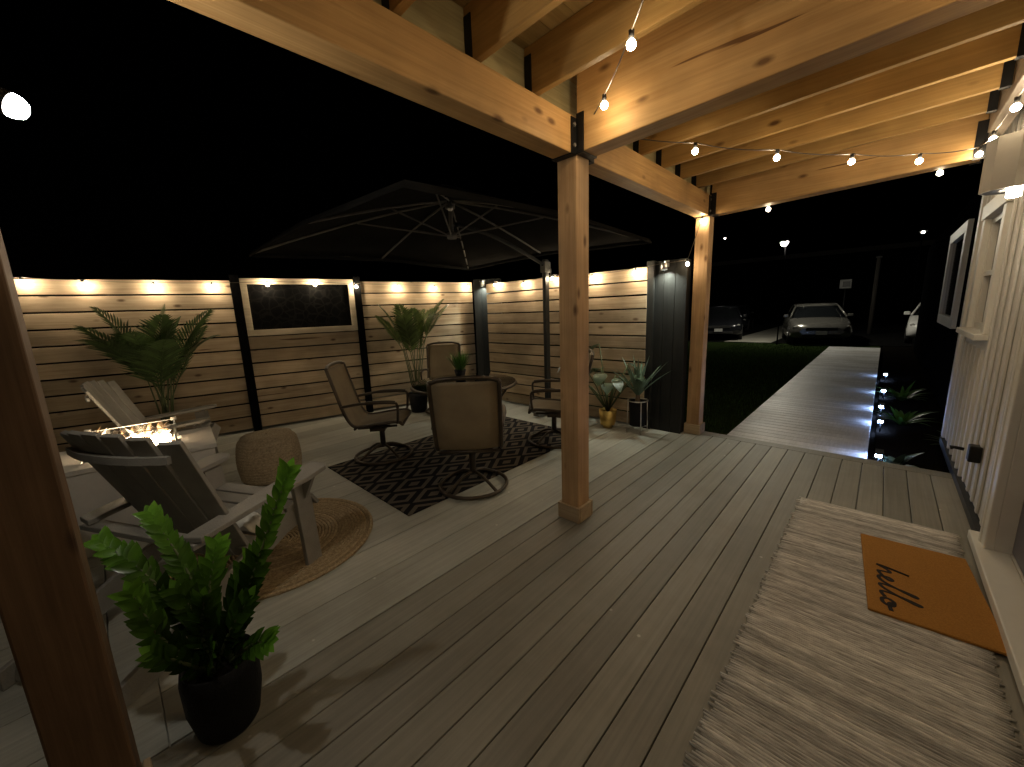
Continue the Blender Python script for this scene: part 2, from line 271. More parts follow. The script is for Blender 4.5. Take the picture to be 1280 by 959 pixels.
# ------------------------------------------------------------------ mesh builder
class MB:
    def __init__(s): s.v = []; s.f = []; s.r = []; s.sm = []; s.mi = []
    def add(s, vs, fs, smooth=False, r=None, mi=0):
        o = len(s.v); s.v += [tuple(x) for x in vs]; r = rnd.random() if r is None else r
        for f in fs: s.f.append(tuple(i + o for i in f)); s.r.append(r); s.sm.append(smooth); s.mi.append(mi)
    def box(s, c, d, rot=None, r=None, mi=0, taper=None):
        hx, hy, hz = d[0] / 2, d[1] / 2, d[2] / 2; c = Vector(c)
        mt = rot if isinstance(rot, Matrix) else (Euler(rot).to_matrix() if rot else Matrix.Identity(3))
        vs = []
        for z in (-1, 1):
            k = 1 if (z < 0 or not taper) else taper
            for x, y in ((-1, -1), (1, -1), (1, 1), (-1, 1)): vs.append(c + mt @ Vector((x * hx * k, y * hy * k, z * hz)))
        s.add(vs, [(3, 2, 1, 0), (4, 5, 6, 7), (0, 1, 5, 4), (1, 2, 6, 5), (2, 3, 7, 6), (3, 0, 4, 7)], False, r, mi)
        return s
    def bar(s, a, b, w, h, upv=(0, 0, 1), r=None):
        a, b = Vector(a), Vector(b); y = (b - a); L = y.length; y.normalize(); u = Vector(upv); x = y.cross(u).normalized(); z = x.cross(y)
        return s.box((a + b) / 2, (w, L, h), Matrix((x, y, z)).transposed(), r)
    def tube(s, path, rad, n=8, closed=False, r=None, cap=True):
        P = [Vector(p) for p in path]; k = len(P); vs = []; fs = []
        prev = None
        for i, p in enumerate(P):
            if closed: t = P[(i + 1) % k] - P[i - 1]
            else: t = P[min(i + 1, k - 1)] - P[max(i - 1, 0)]
            if t.length < 1e-9: t = Vector((0, 0, 1))
            t.normalize()
            if prev is None:
                u = t.cross(Vector((0, 0, 1)));
                if u.length < 0.05: u = t.cross(Vector((1, 0, 0)))
            else: u = prev - t * prev.dot(t)
            u.normalize(); prev = u; q = t.cross(u); rr = rad[i] if isinstance(rad, (list, tuple)) else rad
            for j in range(n):
                a = 2 * math.pi * j / n; vs.append(p + u * (math.cos(a) * rr) + q * (math.sin(a) * rr))
        m_ = k if closed else k - 1
        for i in range(m_):
            for j in range(n):
                a = i * n + j; b = i * n + (j + 1) % n; c = ((i + 1) % k) * n
                fs.append((a, b, c + (j + 1) % n, c + j))
        if cap and not closed: fs += [tuple(range(n))[::-1], tuple((k - 1) * n + j for j in range(n))]
        s.add(vs, fs, True, r); return s
    def lathe(s, prof, c=(0, 0, 0), n=28, r=None, smooth=True, capb=True, capt=False):
        c = Vector(c); vs = []; fs = []
        for (rr, z) in prof:
            for j in range(n):
                a = 2 * math.pi * j / n; vs.append(c + Vector((rr * math.cos(a), rr * math.sin(a), z)))
        for i in range(len(prof) - 1):
            for j in range(n): fs.append((i * n + j, i * n + (j + 1) % n, (i + 1) * n + (j + 1) % n, (i + 1) * n + j))
        if capb: fs.append(tuple(range(n))[::-1])
        if capt: fs.append(tuple((len(prof) - 1) * n + j for j in range(n)))
        s.add(vs, fs, smooth, r); return s
    def sphere(s, c, rad, n=10, m_=6, r=None, sq=(1, 1, 1)):
        prof = [(max(1e-4, rad * math.sin(math.pi * i / m_)), -rad * math.cos(math.pi * i / m_)) for i in range(m_ + 1)]
        o = len(s.v); s.lathe(prof, (0, 0, 0), n, r)
        for i in range(o, len(s.v)): x = s.v[i]; s.v[i] = (x[0] * sq[0] + c[0], x[1] * sq[1] + c[1], x[2] * sq[2] + c[2])
        return s
    def leaf(s, base, d, L, W, up=(0, 0, 1), droop=0.0, fold=0.15, seg=4, shape=1.0, r=None, tip=0.02, curl=0.0):
        """blade with a midrib: base point, direction, length, width"""
        d = Vector(d).normalized(); up = Vector(up); side = d.cross(up)
        if side.length < 0.05: side = d.cross(Vector((0.3, 1, 0.1)))
        side.normalize(); nrm = side.cross(d).normalized(); p = Vector(base); vs = []; fs = []
        step = L / seg; dd = d.copy()
        for i in range(seg + 1):
            t = i / seg; wdt = W * 0.5 * max(tip, math.sin(math.pi * min(1, (t * 0.92 + 0.08)) ** shape))
            nn = side.cross(dd).normalized()
            vs += [p - side * wdt + nn * wdt * fold, p.copy(), p + side * wdt + nn * wdt * fold]
            dd = (dd + Vector((0, 0, -1)) * droop / seg + nn * curl / seg).normalized(); p = p + dd * step
        for i in range(seg):
            a = i * 3; fs += [(a, a + 1, a + 4, a + 3), (a + 1, a + 2, a + 5, a + 4)]
        s.add(vs, fs, True, r); return s
    def grid(s, pts, smooth=True, r=None, thick=0):
        nu, nv = len(pts), len(pts[0]); vs = [Vector(p) for row in pts for p in row]; fs = []
        for i in range(nu - 1):
            for j in range(nv - 1): fs.append((i * nv + j, (i + 1) * nv + j, (i + 1) * nv + j + 1, i * nv + j + 1))
        s.add(vs, fs, smooth, r); return s
    def build(s, name, mat, parent=None, loc=(0, 0, 0), rot=(0, 0, 0), bevel=0, solid=0, kind=None, label=None, sub=0, objmat=None):
        me = bpy.data.meshes.new(name); me.from_pydata(s.v, [], s.f)
        at = me.attributes.new('rnd', 'FLOAT', 'FACE'); at.data.foreach_set('value', s.r)
        me.polygons.foreach_set('use_smooth', s.sm)
        for mm in (mat if isinstance(mat, (list, tuple)) else [mat]): me.materials.append(M[mm] if isinstance(mm, str) else mm)
        if any(s.mi): me.polygons.foreach_set('material_index', s.mi)
        me.update()
        o = bpy.data.objects.new(name, me); COL.objects.link(o); o.location = loc; o.rotation_euler = rot
        if parent: o.parent = parent
        if solid: md = o.modifiers.new('solid', 'SOLIDIFY'); md.thickness = solid; md.offset = 0
        if sub: md = o.modifiers.new('sub', 'SUBSURF'); md.levels = sub; md.render_levels = sub
        if bevel: md = o.modifiers.new('bevel', 'BEVEL'); md.width = bevel; md.segments = 2; md.limit_method = 'ANGLE'
        if kind: o['kind'] = kind
        if label: o['label'] = label
        return o
def tag(o, label, cat, group=None, kind=None):
    o['label'] = label; o['category'] = cat
    if group: o['group'] = group
    if kind: o['kind'] = kind
    return o
def thing(name, loc, label, cat, rz=0, group=None):
    o = bpy.data.objects.new(name, None); COL.objects.link(o); o.empty_display_size = 0.2
    o.location = loc; o.rotation_euler = (0, 0, rz); return tag(o, label, cat, group)
def dup(o, parent=None):
    c = o.copy(); COL.objects.link(c)
    if parent: c.parent = parent
    for ch in [x for x in S.objects if x.parent == o]: dup(ch, c)
    return c
def smoothpath(pts, n=6):
    P = [Vector(p) for p in pts]; out = []
    for i in range(len(P) - 1):
        p0 = P[max(i - 1, 0)]; p1 = P[i]; p2 = P[i + 1]; p3 = P[min(i + 2, len(P) - 1)]
        for k in range(n):
            t = k / n
            out.append(0.5 * ((2 * p1) + (p2 - p0) * t + (2 * p0 - 5 * p1 + 4 * p2 - p3) * t * t + (-p0 + 3 * p1 - 3 * p2 + p3) * t ** 3))
    out.append(P[-1]); return out

# ================================================================== GROUND
b = MB(); b.box((0, 40, -0.30), (240, 240, 0.2)); b.build('ground', 'mulch', kind='structure')
b = MB(); b.box((-6.2, 11.75, -0.175), (12.4, 12.9, 0.05)); b.build('lawn', 'lawn', kind='structure', loc=(0, 0, 0))
b = MB(); b.box((-3.5, 30, -0.17), (24, 23.4, 0.06)); b.build('driveway', 'unlit_drive', kind='structure')  # near-black colour stands in for the unlit driveway
b = MB(); b.box((-4.05, 29.5, -0.166), (1.7, 22.2, 0.06)); b.build('driveway_lit_strip', 'concrete', kind='structure')  # pale strip paints the pool of lamplight on the driveway
b = MB(); b.box((0.85, 11.6, -0.18), (1.56, 13.2, 0.06)); b.build('garden_bed', 'mulch', kind='structure')
# grass blades
b = MB()
for i in range(9000):
    x = rnd.uniform(-4.2, -1.27); y = 4.95 + (rnd.random() ** 1.5) * 13
    L = rnd.uniform(0.04, 0.085); a = rnd.uniform(0, 6.28); l = rnd.uniform(0, 0.5)
    w_ = 0.004 + 0.0003 * (y - 4)
    d = Vector((math.cos(a) * l, math.sin(a) * l, 1)); px = Vector((-math.sin(a), math.cos(a), 0)) * w_
    p = Vector((x, y, -0.152)); b.add([p - px, p + px, p + d * L], [(0, 1, 2)])
tag(b.build('grass', 'blade'), 'short green lawn grass left of the walkway', 'grass', kind='stuff')
# walkway: boards laid across it
b = MB(); y = 4.80
while y < 16.5:
    b.box((-0.61, y + 0.07, -0.075), (1.25, 0.134, 0.03)); y += 0.139
b.box((-0.61, 10.6, -0.13), (1.21, 11.7, 0.07))
b.build('walkway', 'walk', kind='structure', bevel=0.004)
# decks
def boards(x0, x1, y0, y1, pitch=0.1435, top=0.0):
    b = MB(); n = int(round((x1 - x0) / pitch)); pitch = (x1 - x0) / n
    for i in range(n):
        b.box((x0 + pitch * (i + 0.5), (y0 + y1) / 2, top - 0.0125), (pitch - 0.005, y1 - y0, 0.025))
    return b
b = boards(-1.722, 0.56, -2.6, 4.66); b.box((-0.58, 4.735, -0.0125), (2.284, 0.138, 0.025)); b.box((-0.58, 1.1, -0.12), (2.28, 7.35, 0.17))
b.build('porch_deck', 'deck', kind='structure', bevel=0.003)
b = MB()
b0 = boards(-7.0, -1.726, -0.05, 4.76, 0.287); b.v, b.f, b.r, b.sm, b.mi = b0.v, b0.f, b0.r, b0.sm, b0.mi
b.box((-4.363, -0.122, -0.0125), (5.274, 0.138, 0.025))
b0 = boards(-7.0, -1.726, -2.6, -0.197, 0.287); o = len(b.v); b.v += b0.v; b.f += [tuple(i + o for i in f) for f in b0.f]; b.r += b0.r; b.sm += b0.sm; b.mi += b0.mi
b.box((-4.363, 1.1, -0.12), (5.27, 7.3, 0.17))
b.build('patio_deck', 'patio', kind='structure', bevel=0.002)

# ================================================================== PORCH ROOF
SL = 0.035
def zs(x, z): return z + SL * (x + 1.51)
def roof_bar(b, x0, x1, y0, y1, zb, zt, r=None):
    """bar running along x that follows the roof's slope"""
    vs = [(x0, y0, zs(x0, zb)), (x1, y0, zs(x1, zb)), (x1, y1, zs(x1, zb)), (x0, y1, zs(x0, zb)), (x0, y0, zs(x0, zt)), (x1, y0, zs(x1, zt)), (x1, y1, zs(x1, zt)), (x0, y1, zs(x0, zt))]
    b.add(vs, [(3, 2, 1, 0), (4, 5, 6, 7), (0, 1, 5, 4), (1, 2, 6, 5), (2, 3, 7, 6), (3, 0, 4, 7)], False, r)
PY = [-0.188, 2.21, 4.69]; PX = -1.51; PW = 0.142
roof = thing('porch_roof', (PX, 2.21, 0), 'timber porch roof on square posts over the brown deck', 'porch roof')
def L(p): return (p[0] - PX, p[1] - 2.21, p[2])
for i, y in enumerate(PY):
    b = MB(); b.box((0, 0, 1.335), (PW, PW, 2.55)); p = b.build('post', 'post_shaded' if i == 0 else 'beam_z', roof, (0, y - 2.21, 0), bevel=0.006)
    b = MB(); t = 0.019; h = 0.115
    for sx, sy, dx, dy in ((0, -1, PW + 2 * t, t), (0, 1, PW + 2 * t, t), (-1, 0, t, PW), (1, 0, t, PW)):
        b.box((sx * (PW / 2 + t / 2 + 0.002), sy * (PW / 2 + t / 2 + 0.002), h / 2 + 0.002), (dx, dy, h))
    b.build('base_trim', 'trim_wood', p, bevel=0.004)
# girts between posts
segs = [(-2.4, PY[0] - PW / 2), (PY[0] + PW / 2, PY[1] - PW / 2), (PY[1] + PW / 2, PY[2] - PW / 2)]
for y0, y1 in segs:
    b = MB(); b.box((0, 0, 0), (0.138, y1 - y0 - 0.004, 0.205)); g = b.build('girt_beam', 'beam_y', roof, (0, (y0 + y1) / 2 - 2.21, 2.505), bevel=0.006)
    for s_ in (-1, 1):
        b = MB(); yy = s_ * ((y1 - y0) / 2 - 0.028)
        for sx in (-1, 1): b.box((sx * 0.0725, yy, -0.01), (0.006, 0.05, 0.20))
        b.box((0, yy, -0.1065), (0.151, 0.05, 0.006)); b.build('beam_bracket', 'bracket', g)
        for zb_ in (-0.06, 0.05): b = MB(); b.box((0.079, yy, zb_), (0.012, 0.018, 0.018), (R(45), 0, 0)); b.build('bolt', 'fixture', g)
# cross beams
for y in PY:
    b = MB(); roof_bar(b, 0.073, 1.915, -0.07, 0.07, 0, 0)
    b = MB()
    x0, x1 = PX + PW / 2 + 0.003, 0.405
    roof_bar(b, x0 - PX, x1 - PX, -0.069, 0.069, 2.405 - 0, 2.62)
    for i_, vv in enumerate(b.v): b.v[i_] = (vv[0], vv[1], (2.405 if i_ < 4 else 2.845) + SL * vv[0] - 2.6)
    g = b.build('cross_beam', 'beam_x', roof, (0, y - 2.21, 2.6), bevel=0.006)
    b = MB()
    for sy in (-1, 1): b.box((0.100, sy * 0.072, -0.085), (0.05, 0.006, 0.21))
    b.box((0.100, 0, -0.195), (0.05, 0.15, 0.006)); b.build('beam_bracket', 'bracket', g)
    b = MB()
    for sy in (-1, 1): b.box((x1 - PX - 0.02, sy * 0.072, -0.01), (0.06, 0.006, 0.26))
    b.build('beam_bracket', 'bracket', g)
# rim board on top of the girts, joists and hangers, roof sheathing
b = MB(); b.box((0, 0, 0), (0.04, 7.2, 0.235)); b.build('rim_board', 'pt', roof, (-0.03, -1.21 + 0.24, 2.728))
JS = 0.4133
for k in range(-11, 6):
    y = 2.21 + k * JS
    if k in (0,) or abs(y - PY[0]) < 0.1: continue
    b = MB(); x0, x1 = -1.518, 0.405; roof_bar(b, x0, x1, -0.019, 0.019, 2.613, 2.846)
    b.v = [(v[0] - PX, v[1], v[2] - 2.6) for v in b.v]
    j = b.build('joist', 'joist', roof, (0, y - 2.21, 2.6), bevel=0.003)
    for xe, dz in ((0.018, 0.0), (1.89, SL * 1.9)):
        b = MB()
        for sy in (-1, 1): b.box((xe, sy * 0.0215, 0.105 + dz), (0.045, 0.004, 0.20))
        b.box((xe, 0, 0.0085 + dz), (0.045, 0.046, 0.004)); b.build('joist_hanger', 'bracket', j)
b = MB(); x = -1.62
while x < 0.58:
    x1 = x + 0.137; z0 = zs(x, 2.849); z1 = zs(x1, 2.849)
    b.add([(x, -2.45, z0), (x1, -2.45, z1), (x1, 4.80, z1), (x, 4.80, z0), (x, -2.45, z0 + .02), (x1, -2.45, z1 + .02), (x1, 4.8, z1 + .02), (x, 4.8, z0 + .02)],
          [(3, 2, 1, 0), (4, 5, 6, 7), (0, 1, 5, 4), (1, 2, 6, 5), (2, 3, 7, 6), (3, 0, 4, 7)]); x += 0.140
b.v = [(v[0] - PX, v[1] - 2.21, v[2]) for v in b.v]
M['roofply_y'] = wood('roof_boards', (0.52, 0.36, 0.15), (0.38, 0.25, 0.09), 1, knots=0.6, rv=0.12)
b.build('roof_sheathing', 'roofply_y', roof)
b = MB(); roof_bar(b, 0.408, 0.50, -2.4, 4.80, 2.56, 2.846); b.v = [(v[0] - PX, v[1] - 2.21, v[2]) for v in b.v]
b.build('ledger_beam', 'greybeam', roof, bevel=0.005)

# ================================================================== HOUSE
HX = 0.58
house = thing('house', (HX, 1.7, 0), 'cream sided house wall with door and window on the right', 'house')
def hb(b, *a, **k): return b.build(*a, **k)
def HL(b): b.v = [(v[0] - HX, v[1] - 1.7, v[2]) for v in b.v]; return b
b = MB(); D0, D1, DT = 2.28, 3.27, 2.12; W0, W1, WB, WT = 4.62, 5.38, 1.20, 2.12
for (y0, y1, z0, z1) in ((-2.6, D0, 0.06, 3.3), (D0, D1, DT, 3.3), (D1, W0, 0.06, 3.3), (W0, W1, 0.06, WB), (W0, W1, WT, 3.3), (W1, 5.86, 0.06, 3.3)):
    b.box((HX + 0.06, (y0 + y1) / 2, (z0 + z1) / 2), (0.12, y1 - y0 - 0.0005, z1 - z0), r=0.5)
y = -2.5
while y < 5.8:     # battens with a slightly uneven bottom
    if not (D0 - 0.16 < y < D1 + 0.16):
        if W0 - 0.13 < y < W1 + 0.13:
            b.box((HX - 0.009, y, 0.56), (0.019, 0.045, 1.02)); b.box((HX - 0.009, y, 2.75), (0.019, 0.045, 1.02))
        else: b.box((HX - 0.009, y, 1.68), (0.014, 0.045, 3.2))
    y += 0.203
HL(b).build('wall', 'siding', house, bevel=0.003)
b = MB(); b.box((HX - 0.012, 5.815, 1.68), (0.03, 0.10, 3.24)); b.box((HX + 0.05, 5.876, 1.68), (0.15, 0.025, 3.24)); HL(b).build('corner_board', 'white', house, bevel=0.004)
b = MB(); b.box((HX - 0.008, 1.7, 0.02), (0.05, 8.3, 0.07)); HL(b).build('gap_shadow_strip', 'black', house)  # black strip painted in for the shadow in the gap at the floor
# window
b = MB()
for (y0, y1, z0, z1) in ((W0 - 0.10, W0, WB, WT), (W1, W1 + 0.10, WB, WT)): b.box((HX - 0.016, (y0 + y1) / 2, (z0 + z1) / 2), (0.034, y1 - y0, z1 - z0))
b.box((HX - 0.02, (W0 + W1) / 2, WT + 0.06), (0.045, W1 - W0 + 0.26, 0.118))
wn = HL(b).build('window', 'white', house, bevel=0.004)
b = MB(); b.box((HX - 0.035, (W0 + W1) / 2, WB - 0.025), (0.09, W1 - W0 + 0.24, 0.045)); HL(b).build('window_sill', 'white', wn, bevel=0.004)
b = MB()
for (y0, y1, z0, z1) in ((W0, W0 + .05, WB, WT), (W1 - .05, W1, WB, WT), (W0 + .05, W1 - .05, WB, WB + .05), (W0 + .05, W1 - .05, WT - .05, WT), (W0 + .05, W1 - .05, 1.64, 1.68)): b.box((HX + 0.035, (y0 + y1) / 2, (z0 + z1) / 2), (0.05, y1 - y0, z1 - z0))
HL(b).build('sash', 'white', wn, bevel=0.002)
b = MB(); b.box((HX + 0.05, (W0 + W1) / 2, (WB + WT) / 2), (0.008, W1 - W0 - .09, WT - WB - .09)); HL(b).build('pane', 'pane', wn)
# door
b = MB(); b.box((HX + 0.085, (D0 + D1) / 2, 1.10), (0.045, D1 - D0 - 0.008, 2.02))
dr = HL(b).build('door', 'door', house, bevel=0.003)
b = MB()
for (z0, z1) in ((0.28, 0.95), (1.12, 1.9)): 
    for yy in (D0 + 0.27, D1 - 0.27): b.box((HX + 0.061, yy, (z0 + z1) / 2), (0.012, 0.30, z1 - z0))
HL(b).build('door_panel', 'door', dr, bevel=0.004)
b = MB(); b.tube([(HX + 0.06, D0 + 0.08, 1.02), (HX + 0.01, D0 + 0.08, 1.02), (HX + 0.005, D0 + 0.2, 1.02)], 0.010); b.lathe([(0.028, 0), (0.028, 0.008)], (HX + 0.05, D0 + 0.08, 1.0)); HL(b).build('handle', 'bracket', dr)
b = MB()
for yc in (D0 - 0.055, D1 + 0.055): b.box((HX - 0.018, yc, 1.09), (0.040, 0.11, 2.06)); b.box((HX - 0.030, yc + (0.035 if yc > 3 else -0.035), 1.09), (0.03, 0.03, 2.058))
b.box((HX - 0.02, (D0 + D1) / 2, DT + 0.065), (0.045, D1 - D0 + 0.3, 0.12))
HL(b).build('door_casing', 'white', house, bevel=0.006)
b = MB(); b.box((HX - 0.005, (D0 + D1) / 2 + 0.02, 0.045), (0.13, D1 - D0 + 0.42, 0.055)); b.box((HX + 0.10, (D0 + D1) / 2, 0.05), (0.08, D1 - D0, 0.05)); HL(b).build('door_sill', 'white', house, bevel=0.006)
# darker rear wing with a white framed window
b = MB(); b.box((0.80, 10.9, 1.35), (0.2, 10.0, 2.8)); HL(b).build('rear_wing', 'darksiding', house)
b = MB()
for (y0, y1, z0, z1) in ((7.75, 7.93, 1.05, 2.42), (9.5, 9.68, 1.05, 2.42), (7.93, 9.5, 1.05, 1.19), (7.93, 9.5, 2.28, 2.42)): b.box((0.68, (y0 + y1) / 2, (z0 + z1) / 2), (0.06, y1 - y0, z1 - z0))
wn2 = HL(b).build('window', 'white', house, bevel=0.004)
b = MB(); b.box((0.69, 8.715, 1.735), (0.015, 1.57, 1.09)); HL(b).build('pane', 'pane', wn2)
# hose tap box
tp = thing('wall_outlet', (HX, 4.0, 0.42), 'small black outdoor outlet cover low on the cream wall', 'outlet')
b = MB(); b.box((-0.035, 0, 0), (0.06, 0.075, 0.115)); b.build('cover', 'bracket', tp, bevel=0.008)
b = MB(); b.tube([(-0.085, 0, 0.02), (-0.13, 0, 0.025), (-0.15, 0, 0.02)], [0.012, 0.011, 0.016]); b.build('plug', 'bracket', tp)

# wall sconces (up and down light)
def sconce(y, label):
    s = thing('wall_sconce', (HX - 0.03, y, 2.05), label, 'wall sconce')
    b = MB(); b.lathe([(0.108, 0.0), (0.108, 0.27), (0.098, 0.272)], (-0.12, 0, 0), 8, smooth=False, capb=False)
    for i in range(len(b.v)): v = Vector(b.v[i]); b.v[i] = tuple(v)
    b.build('shade', 'shade_paint', s, solid=0.006)
    b = MB(); b.lathe([(0.042, 0.003), (0.106, 0.003)], (-0.12, 0, 0), 8, smooth=False, capb=False); b.build('bottom_ring', 'bracket', s, solid=0.006)
    b = MB(); b.box((-0.012, 0, 0.14), (0.024, 0.11, 0.2)); b.box((-0.045, 0, 0.14), (0.05, 0.03, 0.04)); b.build('mount', 'fixture', s)
    b = MB(); b.lathe([(0.022, -0.045), (0.028, -0.04), (0.028, 0.06), (0.03, 0.07)], (-0.105, -0.03, 0), 16, capt=True); b.build('lamp', 'sconce_lens', s)
    b = MB(); b.lathe([(0.03, 0.20), (0.04, 0.21), (0.04, 0.275), (0.035, 0.28)], (-0.105, -0.03, 0), 16, capt=True); b.build('lamp', 'sconce_lens', s)
sconce(3.56, 'pale cylinder sconce glowing at both ends between door and window')

# ================================================================== FENCES
FA = Vector((-6.62, -0.5, 0)); FB = Vector((-5.348, 4.7, 0)); ft = (FB - FA).normalized(); fn = Vector((ft.y, -ft.x, 0)); FR = math.atan2(-ft.x, ft.y)   # local y runs along the fence
def slats(b, y0, y1, z0, z1, along='y', n=None, th=0.019):
    h = (z1 - z0) / n
    for i in range(n):
        zc = z0 + h * (i + 0.5); j = rnd.uniform(-0.002, 0.002); tl = rnd.uniform(-0.0012, 0.0012)
        if along == 'y': b.box((j, (y0 + y1) / 2, zc), (th, y1 - y0, h - 0.019), rot=(tl, 0, 0))
        else: b.box(((y0 + y1) / 2, j, zc), (y1 - y0, th, h - 0.019), rot=(0, tl, 0))
bf = thing('wood_fence', FA, 'long cedar slat fence with black posts and a framed screen', 'fence', FR)
HF = 2.02
for (y0, y1, z1, n) in ((-1.2, 1.84, HF, 11), (1.945, 3.345, 1.285, 7), (3.44, 5.33, HF, 11)):
    b = MB(); slats(b, y0, y1, 0.025, z1, 'y', n); b.build('slat_panel', 'fence', bf, bevel=0.002)
    b = MB(); yy = y0 + 0.3
    b.box((-0.06, (y0 + y1) / 2, 0.3), (0.04, y1 - y0, 0.09)); b.build('back_rail', 'blackwood', bf)
    b = MB(); b.box((-0.06, (y0 + y1) / 2, z1 - 0.15), (0.04, y1 - y0, 0.09)); b.build('back_rail', 'blackwood', bf)
for yc in (1.892, 3.392): b = MB(); b.box((0.01, yc, 1.04), (0.10, 0.096, 2.08)); b.build('post', 'matte_black', bf, bevel=0.004)
b = MB(); y0, y1, z0, z1 = 1.945, 3.343, 1.288, 2.04
for (a, c, d, e) in ((y0, y1, z1 - 0.075, z1), (y0, y1, z0, z0 + 0.08), (y0, y0 + 0.075, z0 + 0.08, z1 - 0.075), (y1 - 0.075, y1, z0 + 0.08, z1 - 0.075)): b.box((0.02, (a + c) / 2, (d + e) / 2), (0.045, c - a - 0.001, e - d - 0.001))
fr = b.build('screen_frame', 'frame_wood', bf, bevel=0.003)
# leafy cut metal screen inside the frame
b = MB(); b.box((-0.004, (y0 + y1) / 2, (z0 + z1) / 2), (0.004, y1 - y0 - 0.15, z1 - z0 - 0.155))
def screen_mat():
    mt, nt, b = new_mat('black_leaf_screen')
    mp = coords(nt, (1, 15, 15), False); v = N(nt, 'ShaderNodeTexVoronoi', i_Scale=1.0, feature='DISTANCE_TO_EDGE'); ns = N(nt, 'ShaderNodeTexNoise', i_Scale=1.2)
    nt.links.new(mp.outputs[0], ns.inputs['Vector']); ad = N(nt, 'ShaderNodeMix', data_type='RGBA', i_0=0.35); nt.links.new(mp.outputs[0], ad.inputs['A']); nt.links.new(ns.outputs['Color'], ad.inputs['B'])
    nt.links.new(ad.outputs['Result'], v.inputs['Vector'])
    rp = ramp(nt, [(0.04, (0.007, 0.0066, 0.006)), (0.09, (0.0015, 0.0015, 0.0015))]); nt.links.new(v.outputs['Distance'], rp.inputs[0]); nt.links.new(rp.outputs[0], b.inputs['Base Color'])
    b.inputs['Roughness'].default_value = 0.8; b.inputs['Specular IOR Level'].default_value = 0.08
    bp = N(nt, 'ShaderNodeBump', i_Strength=0.6, i_Distance=0.004); nt.links.new(rp.outputs[0], bp.inputs['Height']); nt.links.new(bp.outputs[0], b.inputs['Normal']); return mt
M['screen'] = screen_mat()
b.build('screen', 'screen', fr)
rf = thing('wood_fence', (-3.4, 4.50, 0), 'shorter cedar slat fence behind the umbrella pole', 'fence')
b = MB(); slats(b, -1.38, 1.35, 0.02, 1.945, 'x', 12); b.build('slat_panel', 'fence_x', rf, bevel=0.002)
for zz_ in (0.3, 1.8): b = MB(); b.box((0, 0.05, zz_), (2.7, 0.04, 0.09)); b.build('back_rail', 'blackwood', rf)
def column(name, loc, rz, wdt, h, label, nb):
    c = thing(name, loc, label, 'fence column', rz)
    b = MB(); bw = wdt / nb
    for i in range(nb): b.box((-wdt / 2 + bw * (i + 0.5), 0.0, h / 2), (bw - 0.004, 0.025, h))
    b.build('board_face', 'blackwood', c, bevel=0.002)
    b = MB(); b.box((0, 0.07, h / 2), (wdt - 0.01, 0.1, h - 0.01)); b.build('core', 'blackwood', c); return c
column('black_column', (-4.90, 4.62, 0), R(35), 0.46, 2.03, 'black boarded corner column between the two cedar fences', 4)
gc = column('black_column', (-1.80, 4.535, 0), 0, 0.38, 1.99, 'wide black boarded column beside the far porch post', 3)
b = MB(); b.box((-0.215, -0.01, 1.0), (0.09, 0.06, 2.0)); b.build('edge_post', 'blackwood', gc, bevel=0.003)
def fence_light(loc, rz, label):
    f = thing('fence_light', loc, label, 'spotlight', rz, 'downlights on the black columns')
    b = MB(); b.box((0, 0.0, 0.05), (0.05, 0.02, 0.07)); b.tube([(0, -0.01, 0.06), (0, -0.06, 0.07)], 0.008); b.build('bracket', 'silver', f)
    b = MB(); b.lathe([(0.022, 0.06), (0.030, 0.05), (0.034, -0.02)], (0, -0.07, 0), 16, capb=False); b.build('housing', 'silver', f, solid=0.003)
    b = MB(); b.lathe([(0.001, 0.012), (0.024, 0.012)], (0, -0.07, -0.012), 16, capb=False); b.build('lens', 'fence_lens', f)
fence_light((-4.93, 4.575, 1.93), R(35), 'small silver downlight on the black corner column')
fence_light((-1.83, 4.50, 1.90), 0, 'small silver downlight on the wide black column')

# ================================================================== STRING LIGHTS
def string(label, pts, bulbs, sag=0.05, bm='bulb'):
    """pts: cable way points; bulbs: bulb positions in world"""
    o = thing('string_light', pts[0], label, 'string lights', group='warm string lights')
    P0 = Vector(pts[0]); path = []
    for i in range(len(pts) - 1):
        a, c = Vector(pts[i]), Vector(pts[i + 1])
        for k in range(8): t = k / 8; path.append(a.lerp(c, t) - P0 - Vector((0, 0, 4 * sag * t * (1 - t) * min(1, (c - a).length))))
    path.append(Vector(pts[-1]) - P0)
    b = MB(); b.tube(path, 0.0035, 5); b.build('cable', 'cable', o)
    for q in bulbs:
        q = Vector(q) - P0
        sb = MB(); sb.lathe([(0.011, 0.018), (0.012, 0.05)], q, 8, capt=True); s_ = None
        bb = MB(); bb.sphere(q, 0.019, 10, 6, sq=(1, 1, 1)); bl = bb.build('bulb', bm, o); sb.build('socket', 'socket', bl)
    return o
zb = [1.97, 1.95, 1.93, 1.93, 1.95, 1.955, 1.93, 1.92, 1.91, 1.93]; ss = [0.09, 0.53, 1.11, 1.66, 2.25, 2.82, 3.37, 3.99, 4.6, 5.2]
fb = [FA + ft * s_ + fn * 0.10 + Vector((0, 0, z)) for s_, z in zip(ss, zb)]
string('string lights along the top of the long cedar fence', [FA + ft * -0.4 + fn * 0.06 + Vector((0, 0, 2.02))] + [p + Vector((0, 0, 0.05)) for p in fb], fb, 0.02, 'fbulb')
rb = [(-4.48, 4.40, 1.90), (-3.89, 4.40, 1.865), (-3.36, 4.40, 1.91), (-2.73, 4.40, 1.865), (-2.15, 4.40, 1.88)]
string('string lights along the shorter cedar fence', [(-4.9, 4.45, 1.99)] + [(p[0], p[1], p[2] + 0.05) for p in rb] + [(-1.85, 4.47, 1.96)], rb, 0.02, 'fbulb')
